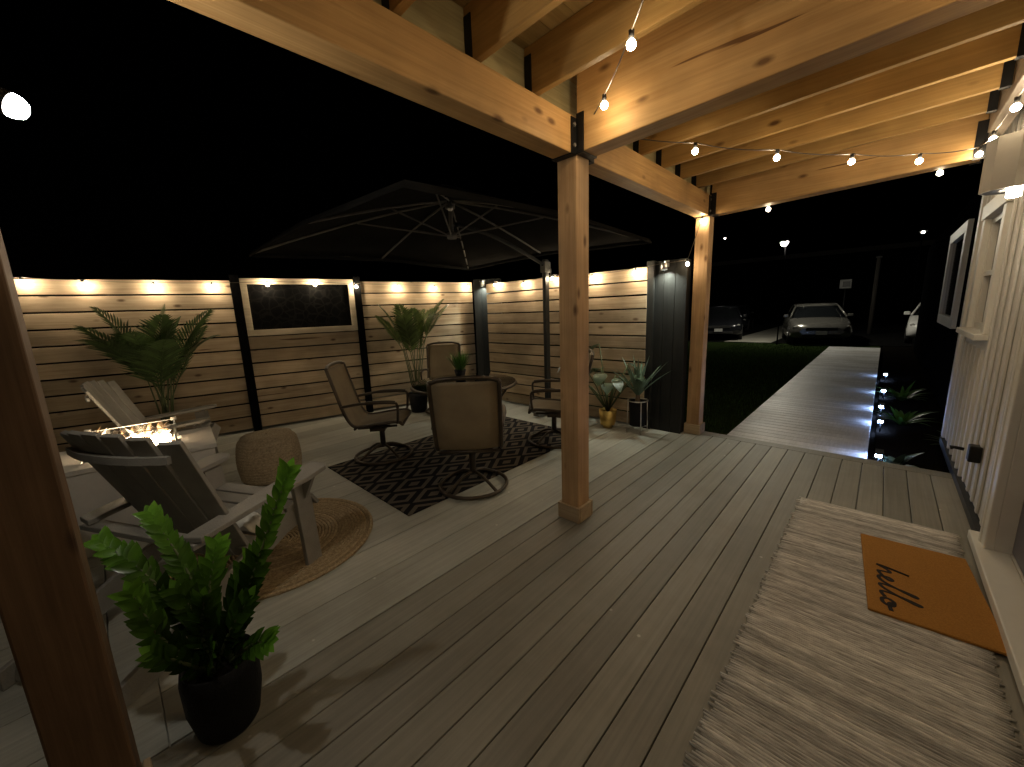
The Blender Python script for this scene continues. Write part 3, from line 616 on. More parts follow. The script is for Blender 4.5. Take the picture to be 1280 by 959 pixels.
xb = [(-1.585, 4.45, 1.92), (-1.50, 4.57, 2.355), (-0.96, 4.85, 2.41), (-0.36, 4.85, 2.49), (0.21, 4.85, 2.46)]
string('string lights rising past the far post to the house corner', [(-1.85, 4.47, 1.96)] + [(p[0], p[1], p[2] + 0.05) for p in xb] + [(0.42, 4.84, 2.58)], xb, 0.03)
pb = [(-1.0, 2.85, 2.47), (-0.63, 3.31, 2.44), (-0.27, 3.75, 2.42), (0.07, 4.17, 2.43), (0.38, 4.55, 2.48)]
string('string lights crossing below the far joists of the porch roof', [(-1.42, 2.29, 2.58)] + [(p[0], p[1], p[2] + 0.05) for p in pb] + [(0.40, 4.62, 2.58)], pb, 0.03)
hb_ = [(0.385, 4.03, 2.44), (0.385, 3.42, 2.43), (0.385, 2.75, 2.45), (0.385, 2.05, 2.44), (0.385, 1.35, 2.45), (0.385, 0.65, 2.44)]
string('string lights below the ledger along the house wall', [(0.40, 4.62, 2.56)] + [(p[0], p[1], p[2] + 0.05) for p in hb_] + [(0.39, 0.2, 2.58)], hb_, 0.03)
nb_ = [(-1.17, 2.0, 2.53), (-0.84, 1.64, 2.52), (-0.42, 1.13, 2.53), (0.0, 0.62, 2.53)]
string('string lights crossing below the near joists to the centre post', [(-1.42, 2.24, 2.6)] + [(p[0], p[1], p[2] + 0.05) for p in nb_] + [(0.38, 0.2, 2.6)], nb_, 0.03)

# flood lamp on the left post
fl = thing('flood_lamp', (-1.585, -0.12, 2.06), 'bright floodlight on the outer side of the near left post', 'floodlight')
b = MB(); b.box((-0.012, 0, 0), (0.022, 0.07, 0.09)); b.tube([(-0.02, 0, 0), (-0.07, 0.01, 0.02)], 0.010); b.build('mount', 'bracket', fl)
fdir = Vector((0.25, 0.85, -0.45)).normalized(); rotm = fdir.to_track_quat('Z', 'Y').to_euler()
b = MB(); b.lathe([(0.018, -0.06), (0.026, -0.03), (0.030, 0.03), (0.030, 0.04)], n=18); b.build('housing', 'bracket', fl, (-0.10, 0.03, 0.02), rotm)
b = MB(); b.lathe([(0.029, 0.041), (0.027, 0.055), (0.020, 0.066), (0.010, 0.071), (0.001, 0.072)], n=18, capb=False); b.build('lens', 'flood_lens', fl, (-0.10, 0.03, 0.02), rotm)

# ================================================================== UMBRELLA
um = thing('cantilever_umbrella', (-3.42, 2.75, 0), 'large dark square cantilever umbrella over the dining chairs', 'umbrella')
HW = 1.5; ZE = 2.2; ZP = 2.66
b = MB(); n = 14; pts = []
def canz(u, v):
    t = max(abs(u), abs(v)); z = ZP - (ZP - ZE) * (0.55 * t + 0.45 * t ** 1.6)
    edge = 1 - max(abs(u), abs(v)); m_ = min(abs(u), abs(v)) / max(1e-6, max(abs(u), abs(v)))
    return z - 0.06 * t * (1 - m_) * 0.0 + 0.05 * t * t * (1 - m_)
for i in range(n + 1):
    row = []
    for j in range(n + 1):
        u, v = i / n * 2 - 1, j / n * 2 - 1
        if max(abs(u), abs(v)) < 0.12: row.append((u * HW, v * HW, canz(u, v))); continue
        row.append((u * HW, v * HW, canz(u, v)))
    pts.append(row)
b.grid(pts)
cn = b.build('canopy', 'canopy', um, solid=0.004)
b = MB()
for sgn, ax in ((1, 0), (-1, 0), (1, 1), (-1, 1)):
    top = []; bot = []
    for i in range(n + 1):
        u = i / n * 2 - 1; p = (sgn * HW, u * HW) if ax == 0 else (u * HW, sgn * HW); z = canz(p[0] / HW, p[1] / HW)
        top.append((p[0] * 1.001, p[1] * 1.001, z)); bot.append((p[0] * 1.01, p[1] * 1.01, z - 0.045 - 0.004 * math.sin(i * 1.3)))
    b.grid([top, bot])
b.build('valance', 'canopy', cn, solid=0.003)
b = MB(); rows = []
for i in range(9):
    rows.append([((i / 4 - 1) * 0.36, (j / 4 - 1) * 0.36, ZP + 0.13 - 0.13 * max(abs(i / 4 - 1), abs(j / 4 - 1))) for j in range(9)])
b.grid(rows); b.build('vent_cap', 'canopy', cn, solid=0.004)
hub = Vector((0, 0, 2.30))
b = MB(); b.tube([(0, 0, 2.27), (0, 0, ZP)], 0.022); b.lathe([(0.05, 2.27), (0.055, 2.30), (0.05, 2.33)], n=14, capt=True); b.lathe([(0.05, ZP - 0.09), (0.05, ZP - 0.04)], n=14, capt=True); b.build('hub', 'umb_metal', um)
b = MB(); b.sphere((0.05, -0.04, 2.56), 0.03); b.build('crank_knob', 'silver', um)
for i in range(8):
    a = R(45) * i; cx, cy = math.cos(a), math.sin(a); k = 1 / max(abs(cx), abs(cy)); e = Vector((cx * k, cy * k, 0))
    P = []
    for t in (0.03, 0.25, 0.5, 0.75, 0.985): P.append((e.x * t * HW, e.y * t * HW, canz(e.x * t, e.y * t) - 0.018))
    b = MB(); b.tube(P, 0.011, 6); r_ = b.build('rib', 'umb_metal', um)
    t = 0.46; b = MB(); b.tube([(e.x * 0.04, e.y * 0.04, 2.30), (e.x * t * HW, e.y * t * HW, canz(e.x * t, e.y * t) - 0.03)], 0.008, 6); b.build('strut', 'umb_metal', r_)
px_, py_ = 0.0, 1.58
b = MB(); b.box((px_, py_, 1.08), (0.055, 0.085, 2.16)); b.build('pole', 'blackwood', um, bevel=0.008)
b = MB(); b.box((px_, py_ - 0.03, 0.025), (0.55, 0.10, 0.05)); b.box((px_, py_ - 0.03, 0.052), (0.10, 0.5, 0.05)); b.build('base', 'umb_metal', um, bevel=0.006)
M['umb_dark'] = plain('dark_umbrella_arm', (0.02, 0.02, 0.02), 0.8, spec=0.1)
b = MB(); b.tube(smoothpath([(px_, py_, 2.08), (0, 1.2, 2.20), (0, 0.75, 2.33), (0, 0.35, 2.40), (0, 0.05, 2.42)], 5), 0.024, 8); b.build('arm', 'umb_dark', um)
b = MB(); b.box((px_, py_, 2.06), (0.085, 0.12, 0.14)); b.tube([(px_ + 0.05, py_, 2.03), (px_ + 0.09, py_, 2.03), (px_ + 0.09, py_, 1.95)], 0.008); b.build('crank_box', 'umb_metal', um, bevel=0.01)

# ================================================================== DINING CHAIRS
def make_chair():
    c = thing('patio_chair', (0, 0, 0), 'x', 'patio chair', group='tan sling swivel patio chairs')
    pr = smoothpath([(0, 0.27, 0.405), (0, 0.22, 0.435), (0, 0.05, 0.425), (0, -0.14, 0.405), (0, -0.22, 0.43), (0, -0.285, 0.56), (0, -0.345, 0.78), (0, -0.40, 0.99)], 5)
    W = 0.245
    b = MB(); b.grid([[(x * W * (1 if True else 1), p.y - 0.018 * (1 - x * x) * (1 if p.z > 0.5 else 0), p.z - 0.018 * (1 - x * x) * (1 if p.z < 0.5 else 0)) for x in (-1, -0.6, -0.2, 0.2, 0.6, 1)] for p in pr])
    b.build('sling', 'sling', c, solid=0.003)
    fr = MB()
    for s in (-1, 1): fr.tube([(s * (W + 0.012), p.y, p.z) for p in pr], 0.0165, 8)
    fr.tube(smoothpath([(-W - 0.012, -0.40, 0.99), (-0.16, -0.415, 1.015), (0, -0.42, 1.022), (0.16, -0.415, 1.015), (W + 0.012, -0.40, 0.99)], 4), 0.0165, 8)
    fr.tube([(-W, 0.27, 0.400), (W, 0.27, 0.400)], 0.013); fr.tube([(-W, -0.2, 0.38), (W, -0.2, 0.38)], 0.013)
    fr.build('frame', 'bronze', c)
    for s in (-1, 1):
        a = MB(); x = s * (W + 0.035)
        a.tube(smoothpath([(s * (W + 0.02), -0.30, 0.615), (x + s * 0.01, -0.1, 0.645), (x + s * 0.012, 0.12, 0.650), (x + s * 0.01, 0.225, 0.640)], 4), [0.014] * 5 + [0.019] * 8, 8)
        a.tube(smoothpath([(x + s * 0.01, 0.225, 0.640), (x + s * 0.006, 0.245, 0.60), (x, 0.235, 0.47), (s * (W + 0.012), 0.22, 0.425)], 4), 0.0135, 8)
        a.build('armrest', 'bronze', c)
    bs = MB()
    for s in (-1, 1): bs.tube([(s * 0.17, 0.2, 0.375), (s * 0.17, -0.19, 0.365)], 0.012, 6)
    bs.box((0, 0.0, 0.345), (0.36, 0.15, 0.035)); bs.tube([(0, 0, 0.34), (0, 0, 0.12)], 0.028, 10)
    ring = [(0.29 * math.cos(t * math.pi / 14), 0.29 * math.sin(t * math.pi / 14), 0.018) for t in range(28)]
    bs.tube(ring, 0.0165, 8, closed=True)
    for k in range(4):
        a = R(45 + 90 * k); bs.tube(smoothpath([(0, 0, 0.13), (0.12 * math.cos(a), 0.12 * math.sin(a), 0.11), (0.28 * math.cos(a), 0.28 * math.sin(a), 0.025)], 4), 0.014, 6)
    bs.build('swivel_base', 'bronze', c)
    return c
c0 = make_chair()
def face(dx, dy): return math.atan2(-dx, dy)
specs = [((-2.47, 2.06), face(-0.72, 0.70), 'nearest tan sling patio chair turned with its back to the deck'),
         ((-3.78, 1.93), face(0.66, 0.75), 'tan sling patio chair at the left, seen side-on under the framed screen'),
         ((-4.80, 3.52), face(0.74, -0.67), 'farthest tan sling patio chair behind the small grass pot'),
         ((-2.62, 3.42), face(-0.78, -0.62), 'tan sling patio chair half hidden behind the centre porch post')]
for i, (p, a, lab) in enumerate(specs):
    c = c0 if i == 0 else dup(c0)
    c.location = (p[0], p[1], 0.012); c.rotation_euler = (0, 0, a); c['label'] = lab
# glass table
tb = thing('glass_table', (-3.47, 2.84, 0.012), 'round glass topped patio table hidden among the sling chairs', 'table')
b = MB(); b.lathe([(0.59, 0.690), (0.595, 0.694), (0.595, 0.698), (0.59, 0.700)], n=40, capt=True); b.build('tabletop', 'tableglass', tb)
b = MB(); b.tube([(0.595 * math.cos(t * math.pi / 20), 0.595 * math.sin(t * math.pi / 20), 0.672) for t in range(40)], 0.018, 6, closed=True); b.build('rim', 'bronze', tb)
for k in range(4):
    a = R(20 + 90 * k); b = MB(); b.tube(smoothpath([(0.56 * math.cos(a), 0.56 * math.sin(a), 0.675), (0.36 * math.cos(a), 0.36 * math.sin(a), 0.35), (0.42 * math.cos(a), 0.42 * math.sin(a), 0.0)], 4), 0.013, 6); b.build('leg', 'bronze', tb)

# ================================================================== RUGS
b = MB(); b.box((0, 0, 0.005), (1.50, 2.44, 0.010)); r_ = b.build('area_rug', 'rug', None, (-3.21, 2.62, 0.001), bevel=0.003)
tag(r_, 'black and cream diamond patterned rug under the patio chairs', 'rug')
b = MB()
for k in range(28):
    rr = 0.012 + k * 0.0215; m_ = max(10, int(rr * 110)); 
    b.tube([(rr * math.cos(2 * math.pi * t / m_), rr * math.sin(2 * math.pi * t / m_), 0.008 + 0.001 * math.sin(t * 2.2)) for t in range(m_)], 0.0118, 6, closed=True)
r_ = b.build('round_rug', 'jute', None, (-2.86, 0.64, 0.001)); tag(r_, 'round braided jute rug under the front legs of the near chair', 'rug')
b = MB(); y = 0.35; 
lev = 0.5
while y < 3.515:
    h = rnd.uniform(0.009, 0.013); lev = max(0, min(1, lev * 0.6 + rnd.gauss(0.5, 0.5) * 0.4 + (rnd.gauss(0, 0.12))))
    l0 = -0.335 + rnd.uniform(-0.012, 0.016); l1 = 0.475 + rnd.uniform(-0.012, 0.01)
    n = 14; row = []
    ph = rnd.uniform(0, 6); amp = rnd.uniform(0.000, 0.0016)
    b.tube([(l0 + (l1 - l0) * t / n, y + amp * math.sin(t * 1.7 + ph), 0.0065 + 0.0012 * math.sin(t * 2.3 + ph)) for t in range(n + 1)], [0.0075 * (0.6 if t in (0, n) else 1) for t in range(n + 1)], 6, r=lev)
    y += 0.0135
r_ = b.build('runner_rug', 'weft', None, (0, 0, 0.001)); tag(r_, 'striped beige and grey woven runner in front of the door', 'rug')
mat_ = thing('doormat', (0.278, 2.755, 0.0145), 'orange coir doormat with hello in black script', 'doormat', R(4))
b = MB(); n = 24; b.box((0, 0, 0.007), (0.445, 0.79, 0.014)); b.build('coir_mat', 'coir', mat_, bevel=0.004)
def ribbon(b, pts, wdt, z):
    P = smoothpath([(p[0], p[1], z) for p in pts], 7); A = []; B = []
    for i, p in enumerate(P):
        t = (P[min(i + 1, len(P) - 1)] - P[max(i - 1, 0)]).normalized(); s_ = Vector((-t.y, t.x, 0)); k = wdt * (0.8 + 0.35 * abs(t.y)) * 0.5
        A.append(p + s_ * k); B.append(p - s_ * k)
    b.grid([A, B], False)
# lettering in word space (u along the word, v up); word runs towards -y, letter tops towards +x
hello = [[(0.00, 0.00), (0.012, 0.07), (0.03, 0.145), (0.036, 0.168), (0.022, 0.10), (0.004, 0.005), (0.03, 0.055), (0.052, 0.068), (0.056, 0.04), (0.060, 0.008), (0.075, 0.010), (0.105, 0.030), (0.128, 0.058), (0.118, 0.074), (0.102, 0.055), (0.104, 0.015), (0.125, 0.002), (0.155, 0.03), (0.190, 0.11), (0.212, 0.172), (0.202, 0.178), (0.185, 0.11), (0.174, 0.02), (0.188, 0.004), (0.215, 0.035), (0.250, 0.115), (0.272, 0.180), (0.262, 0.186), (0.244, 0.115), (0.234, 0.022), (0.248, 0.004), (0.275, 0.02)],
         [(0.318, 0.060), (0.298, 0.058), (0.284, 0.03), (0.296, 0.004), (0.322, 0.006), (0.338, 0.034), (0.326, 0.058), (0.312, 0.052), (0.325, 0.035), (0.372, 0.040)]]
b = MB()
for st in hello: ribbon(b, [(-0.168 + v * 0.74, 0.055 - u * 1.12, 0) for u, v in st], 0.0145, 0.0155)
b.build('lettering', 'ink', mat_, solid=0.0016)

# ================================================================== ADIRONDACK CHAIRS
def adirondack(loc, rz, label):
    c = thing('lounge_chair', loc, label, 'lounge chair', rz, 'grey slatted lounge chairs by the fire table')
    # seat slats following a curved side rail (f = +y)
    for s in (-1, 1):
        b = MB(); P = [(s * 0.285, 0.40, 0.365), (s * 0.285, 0.18, 0.335), (s * 0.285, -0.15, 0.235), (s * 0.285, -0.45, 0.12), (s * 0.285, -0.76, 0.030)]
        vs = []
        for (x, y, z) in P: vs += [(x - 0.013, y, z - 0.065 if y > -0.6 else 0.0), (x + 0.013, y, z - 0.065 if y > -0.6 else 0.0), (x + 0.013, y, z + 0.055), (x - 0.013, y, z + 0.055)]
        fs = [(0, 1, 2, 3)[::-1], tuple(16 + k for k in range(4))]
        for i in range(4):
            for k in range(4): fs.append((i * 4 + k, i * 4 + (k + 1) % 4, (i + 1) * 4 + (k + 1) % 4, (i + 1) * 4 + k))
        b.add(vs, fs); b.build('side_rail', 'poly', c, bevel=0.004)
    b = MB()
    for (y, z, tl) in ((0.415, 0.375, 40), (0.33, 0.420, 8), (0.235, 0.408, 8), (0.14, 0.392, 11), (0.045, 0.368, 14), (-0.05, 0.340, 17)):
        b.box((0, y, z), (0.61, 0.082, 0.022), (R(tl if y < 0.4 else -55), 0, 0))
    b.build('seat', 'poly', c, bevel=0.004)
    # curved fan back: continuous vertical slats on an arc
    b = MB(); nb = 7; lean = R(24)
    for i in range(nb):
        u = (i - (nb - 1) / 2) / ((nb - 1) / 2); x0 = u * 0.245; x1 = u * 0.315; dip = 0.05 * u * u; hl = 0.80 - 0.05 * u * u
        a = Vector((x0, -0.10 + dip, 0.28)); e = Vector((x1, -0.10 + dip * 1.2 - math.sin(lean) * hl, 0.28 + math.cos(lean) * hl))
        b.bar(a, e, 0.095, 0.022, upv=(-u * 0.32, 1, 0.4))
    b.build('backrest', 'poly', c, bevel=0.003)
    def arc(z, back, w_): return smoothpath([(-w_, back + 0.055, z), (-w_ * 0.5, back + 0.012, z), (0, back, z), (w_ * 0.5, back + 0.012, z), (w_, back + 0.055, z)], 4)
    b = MB()
    for P in (arc(0.89, -0.405, 0.30),):
        for i in range(len(P) - 1): b.bar(P[i], P[i + 1] + (P[i + 1] - P[i]) * 0.04, 0.024, 0.032)
    b.build('back_batten', 'poly', c)
    b = MB(); b.box((0, -0.325, 0.505), (0.70, 0.075, 0.026)); b.build('arm_support_rail', 'poly', c, bevel=0.004)
    b = MB(); b.box((0, -0.70, 0.07), (0.54, 0.024, 0.10), (R(-15), 0, 0)); b.build('rear_rail', 'poly', c, bevel=0.004)
    for s in (-1, 1):
        b = MB(); out = [(0.285, -0.36), (0.375, -0.34), (0.39, 0.0), (0.425, 0.25), (0.42, 0.40), (0.39, 0.435), (0.31, 0.435), (0.285, 0.40), (0.285, 0.1)]
        vs = [(s * x, y, 0.52 + 0.06 * (y + 0.36) / 0.8) for x, y in out] + [(s * x, y, 0.546 + 0.06 * (y + 0.36) / 0.8) for x, y in out]; k = len(out)
        fs = [tuple(range(k))[::-1], tuple(range(k, 2 * k))] + [(i, (i + 1) % k, k + (i + 1) % k, k + i) for i in range(k)]
        if s < 0: fs = [f[::-1] for f in fs]
        b.add(vs, fs); b.build('armrest', 'poly', c, bevel=0.004)
        b = MB(); b.bar((s * 0.312, 0.33, 0.0), (s * 0.312, 0.30, 0.555), 0.026, 0.115, upv=(0, 1, 0)); b.build('leg', 'poly', c, bevel=0.004)
        b = MB(); b.add([(s * 0.327, 0.30, 0.555), (s * 0.327 + s * 0.075, 0.30, 0.558), (s * 0.327, 0.31, 0.42), (s * 0.327, 0.325, 0.555), (s * 0.327 + s * 0.075, 0.325, 0.558), (s * 0.327, 0.335, 0.42)], [(0, 1, 2), (3, 5, 4), (0, 3, 4, 1), (1, 4, 5, 2), (2, 5, 3, 0)]); b.build('arm_bracket', 'poly', c)
    return c
a_ = adirondack((-2.60, 0.275, 0), R(27), 'grey slatted lounge chair seen from behind beside the potted fern'); a_.scale = (1.10, 0.95, 1.04)
adirondack((-5.02, 0.28, 0), R(-14), 'grey slatted lounge chair beyond the fire table, below the palm')
# crumpled cloth on the near chair
b = MB(); rows = []
for i in range(9):
    row = []
    for j in range(9):
        u, v = i / 8 - 0.5, j / 8 - 0.5; rr = math.hypot(u, v)
        row.append((u * 0.15, v * 0.12, 0.02 + 0.06 * max(0, 0.6 - rr) + 0.018 * math.sin(9 * u + 4 * v) * math.cos(7 * v - 3 * u)))
    rows.append(row)
b.grid(rows); cl = b.build('cloth', 'paper', None, (-2.36, 0.42, 0.415), (0.1, 0.2, 0.5), solid=0.003); tag(cl, 'crumpled white cloth lying on the near lounge chair seat', 'cloth')

# ================================================================== FIRE TABLE
ftb = thing('fire_table', (-3.93, 0.07, 0), 'white fire pit table with glass guard and burning flames', 'fire table', R(-6))
FW, FL_, FH = 0.64, 0.92, 0.60
b = MB(); b.box((0, 0, 0.285), (FW - 0.03, FL_ - 0.03, 0.57)); b.build('body', 'firewhite', ftb, bevel=0.006)
b = MB(); t = 0.19
for (x0, x1, y0, y1) in ((-FW / 2, FW / 2, -FL_ / 2, -0.26), (-FW / 2, FW / 2, 0.26, FL_ / 2), (-FW / 2, -0.16, -0.26, 0.26), (0.16, FW / 2, -0.26, 0.26)): b.box(((x0 + x1) / 2, (y0 + y1) / 2, 0.587), (x1 - x0 - 0.001, y1 - y0 - 0.001, 0.03))
b.build('tabletop', 'firewhite', ftb)
b = MB(); b.box((0, 0, 0.576), (0.315, 0.515, 0.006)); pn = b.build('burner_pan', 'pan', ftb)
b = MB()
for i in range(90): b.sphere((rnd.uniform(-0.14, 0.14), rnd.uniform(-0.24, 0.24), 0.585 + rnd.random() * 0.008), rnd.uniform(0.010, 0.018), 6, 4, sq=(1, 1, rnd.uniform(0.5, 0.9)))
b.build('fire_glass', 'lava', pn)
gd = MB(); GX, GY, GZ0, GZ1 = 0.15, 0.235, 0.606, 0.745
for (cx, cy, dx, dy) in ((GX, 0, 0.006, 2 * GY - 0.012), (-GX, 0, 0.006, 2 * GY - 0.012), (0, GY, 2 * GX - 0.012, 0.006), (0, -GY, 2 * GX - 0.012, 0.006)): gd.box((cx, cy, (GZ0 + GZ1) / 2), (dx, dy, GZ1 - GZ0))
wg = gd.build('wind_guard', 'glass', ftb)
M['glass_edge'] = plain('polished_glass_edge', (0.75, 0.74, 0.70), 0.3, var=0.05, bump=0)
b = MB(); e_ = [(GX, GY), (-GX, GY), (-GX, -GY), (GX, -GY)]
b.tube([(x, y, GZ1 + 0.002) for x, y in e_], 0.0042, 6, closed=True); b.build('glass_edge', 'glass_edge', wg)
for sx in (-1, 1):
    for sy in (-1, 1):
        b = MB(); b.tube([(sx * GX, sy * GY, GZ0 - 0.003), (sx * GX, sy * GY, GZ1)], 0.007, 6); b.box((sx * GX, sy * GY, GZ1 + 0.008), (0.035, 0.035, 0.022)); b.box((sx * GX, sy * GY, GZ0 + 0.008), (0.03, 0.03, 0.02)); b.build('corner_clip', 'silver', wg)
def flame_vol(name, colour, st):
    mt = bpy.data.materials.new(name); mt.use_nodes = True; n_ = mt.node_tree; n_.nodes.remove(n_.nodes['Principled BSDF'])
    e = N(n_, 'ShaderNodeEmission', i_Strength=st); e.inputs[0].default_value = (*colour, 1); n_.links.new(e.outputs[0], n_.nodes['Material Output'].inputs['Volume']); return mt
M['flame_soft'] = flame_vol('flame_soft', (1.0, 0.50, 0.18), 60.0); M['flame_hot'] = flame_vol('flame_hot', (1.0, 0.72, 0.40), 190.0)
def flame(x, y, h, wd, mat, ph, fat=1.0):
    b = MB(); path = []; rad = []
    for i in range(12):
        t = i / 11; path.append((x + 0.022 * math.sin(ph + t * 4.5) * t, y + 0.034 * math.cos(ph * 1.7 + t * 4) * t, 0.588 + h * t)); rad.append(max(0.0008, wd * (math.sin(math.pi * (0.14 + 0.86 * t)) ** 0.8) * (1 - 0.45 * t)))
    b.tube(path, rad, 10); return b.build('flame', mat, ftb)
for i in range(26):
    y = -0.18 + 0.36 * (i / 25) + rnd.uniform(-0.015, 0.015); h = rnd.choice([0.08, 0.10, 0.12, 0.15, 0.20]) * rnd.uniform(0.85, 1.15)
    flame(rnd.uniform(-0.08, 0.08), y, h, rnd.uniform(0.014, 0.030), 'flame_soft' if i % 3 else 'flame_hot', rnd.uniform(0, 6))
for i in range(24):
    y = -0.18 + 0.36 * (i / 23) + rnd.uniform(-0.01, 0.01)
    flame(rnd.uniform(-0.07, 0.07), y, rnd.uniform(0.035, 0.065), rnd.uniform(0.012, 0.020), 'flame_core', rnd.uniform(0, 6))

# ================================================================== POUF
b = MB(); prof = []
for i in range(61):
    t = i / 60; z = 0.004 + 0.41 * t; rr = 0.238 + 0.026 * math.sin(math.pi * min(1, t * 1.05)) - (0.03 * max(0, (t - 0.92) / 0.08) ** 2) - 0.02 * max(0, (0.06 - t) / 0.06); prof.append((rr + 0.0055 * abs(math.sin(t * 15 * math.pi)), z))
prof += [(0.21, 0.430), (0.12, 0.436), (0.01, 0.436)]
b.lathe(prof, n=44, r=0.5); o_ = b.build('pouf_basket', 'jute2', None, (-4.16, 0.96, 0.001)); tag(o_, 'round woven seagrass pouf in front of the long fence', 'pouf')

# ================================================================== PLANTS
def pot(b, r0, r1, h): b.lathe([(r0, 0.0), (r0 * 1.02, 0.01), (r1, h), (r1 - 0.008, h), (r1 - 0.012, h - 0.03)], n=26); return b
def frond(b, base, az, el, Lf, leaf_L, n=22, droop=1.1, w_=0.030, lw=0.55):
    d = Vector((math.cos(az) * math.cos(el), math.sin(az) * math.cos(el), math.sin(el))); p = Vector(base); path = [p.copy()]; dirs = [d.copy()]
    for i in range(n):
        d = (d + Vector((0, 0, -1)) * droop / n * (0.35 + i / n)).normalized(); p = p + d * (Lf / n); path.append(p.copy()); dirs.append(d.copy())
    b.tube(path, [0.007 * (1 - 0.75 * i / n) for i in range(n + 1)], 5, r=0.55)
    for i in range(int(n * 0.24), n + 1):
        t = i / n; s = dirs[i].cross(Vector((0, 0, 1)));
        if s.length < 0.05: s = Vector((-math.sin(az), math.cos(az), 0))
        s.normalize(); lf = leaf_L * math.sin(math.pi * min(1, 0.18 + 0.78 * t)) ** 0.8 * rnd.uniform(0.85, 1.1); u = s.cross(dirs[i]).normalized()
        for sg in (-1, 1):
            dd = (dirs[i] * (0.75 + 0.4 * t) + s * sg * lw * 1.4 + u * 0.22).normalized(); b.leaf(path[i], dd, lf, w_, up=u, droop=0.5, fold=0.3, seg=3)
def palm(loc, label, mat, nf, H, Lf, leafL, potr, seed, ground=0.0, pmat='basketpot', azs=None):
    rs = random.Random(seed); t = thing('palm_plant', loc, label, 'palm plant')
    b = MB(); pot(b, potr * 0.8, potr, 0.30); b.build('pot', pmat, t)
    b = MB(); b.lathe([(0.001, 0.265), (potr - 0.014, 0.265)], n=20, capb=False); b.build('soil', 'soil', t)
    b = MB(); b2 = MB()
    for k in range(nf):
        az = azs[k] if azs else rs.uniform(0, 6.28); el = R(rs.uniform(58, 86)); x, y = rs.uniform(-0.05, 0.05), rs.uniform(-0.05, 0.05); hh = H * rs.uniform(0.55, 1.0)
        top = Vector((x + math.cos(az) * 0.16 * hh, y + math.sin(az) * 0.16 * hh, 0.27 + hh)); b2.tube([(x, y, 0.25), ((x + top.x) / 2, (y + top.y) / 2, 0.27 + hh * 0.55), top], [0.010, 0.008, 0.006], 6)
        frond(b, top, az, el, Lf * rs.uniform(0.8, 1.1), leafL, 24, rs.uniform(0.6, 1.25))
    b2.build('stem', 'stem', t); b.build('fronds', mat, t); return t
FC = lambda dx, dy: math.atan2(dy, dx)
palm((-6.0, 0.42, 0), 'large dark green palm in front of the long fence at left', 'palm', 14, 0.62, 0.84, 0.34, 0.17, 5, azs=[FC(.3, -.8), FC(.5, -.75), FC(0.6, -0.5), FC(.5, -.2), FC(.2, .95), FC(.1, 1), FC(.55, .7), FC(.1, .95), FC(.9, 0.1), FC(.3, .6), FC(.5,.3), FC(.3,-.3), FC(.4, .9), FC(.2, .9), FC(.4, .8)])
palm((-5.18, 3.3, 0), 'lighter green palm in the corner beside the far patio chair', 'palm2', 10, 0.85, 0.80, 0.27, 0.15, 9, pmat='blackpot', azs=[FC(-.5, -.85), FC(-.3, -.9), FC(.2, -.7), FC(.6, .5), FC(.3, .95), FC(-.1, 1), FC(.7, -.2), FC(.1, .9), FC(-.1, -1), FC(.5, -.8)])
# grass tuft in pot on glass table
gp = thing('grass_pot', (-3.77, 3.03, 0.713), 'small bushy green grass plant in a dark pot on the glass table', 'potted plant')
b = MB(); pot(b, 0.055, 0.075, 0.09); b.build('pot', 'blackpot', gp)
b = MB()
for i in range(110):
    a = rnd.uniform(0, 6.28); l = rnd.uniform(0.05, 0.65); rr = rnd.uniform(0, 0.06); b.leaf((rr * math.cos(a), rr * math.sin(a), 0.08), (math.cos(a) * l, math.sin(a) * l, 1), rnd.uniform(0.18, 0.28), 0.012, droop=0.4, seg=4, fold=0.3)
b.build('foliage', 'grassy', gp)
# monstera in gold pot
mo = thing('potted_plant', (-2.42, 4.27, 0), 'broad leaved plant in a gold pot against the cedar fence', 'potted plant')
b = MB(); pot(b, 0.075, 0.095, 0.16); b.v = [(x, y, z + 0.035) for x, y, z in b.v]; b.lathe([(0.05, 0.0), (0.045, 0.035)], n=14); b.build('pot', 'goldpot', mo)
b = MB(); st = MB()
for i in range(18):
    a = i * 2.4 + 0.4; el = R(rnd.uniform(50, 85)); Ls = rnd.uniform(0.22, 0.72); d = Vector((math.cos(a) * math.cos(el), math.sin(a) * math.cos(el), math.sin(el)))
    tip = Vector((0, 0, 0.18)) + d * Ls; st.tube([(0, 0, 0.17), Vector((0, 0, 0.18)) + d * Ls * 0.5 + Vector((0, 0, 0.03)), tip], 0.006, 5)
    ld = Vector((math.cos(a), math.sin(a), rnd.uniform(-0.5, 0.1))); b.leaf(tip, ld, rnd.uniform(0.13, 0.21), rnd.uniform(0.10, 0.16), up=(d.x * -0.3, d.y * -0.3, 1), droop=0.8, fold=0.15, seg=6, shape=0.75)
st.build('stem', 'stem', mo); b.build('foliage', 'monstera', mo); mo.scale = (1.18, 1.18, 1.18)
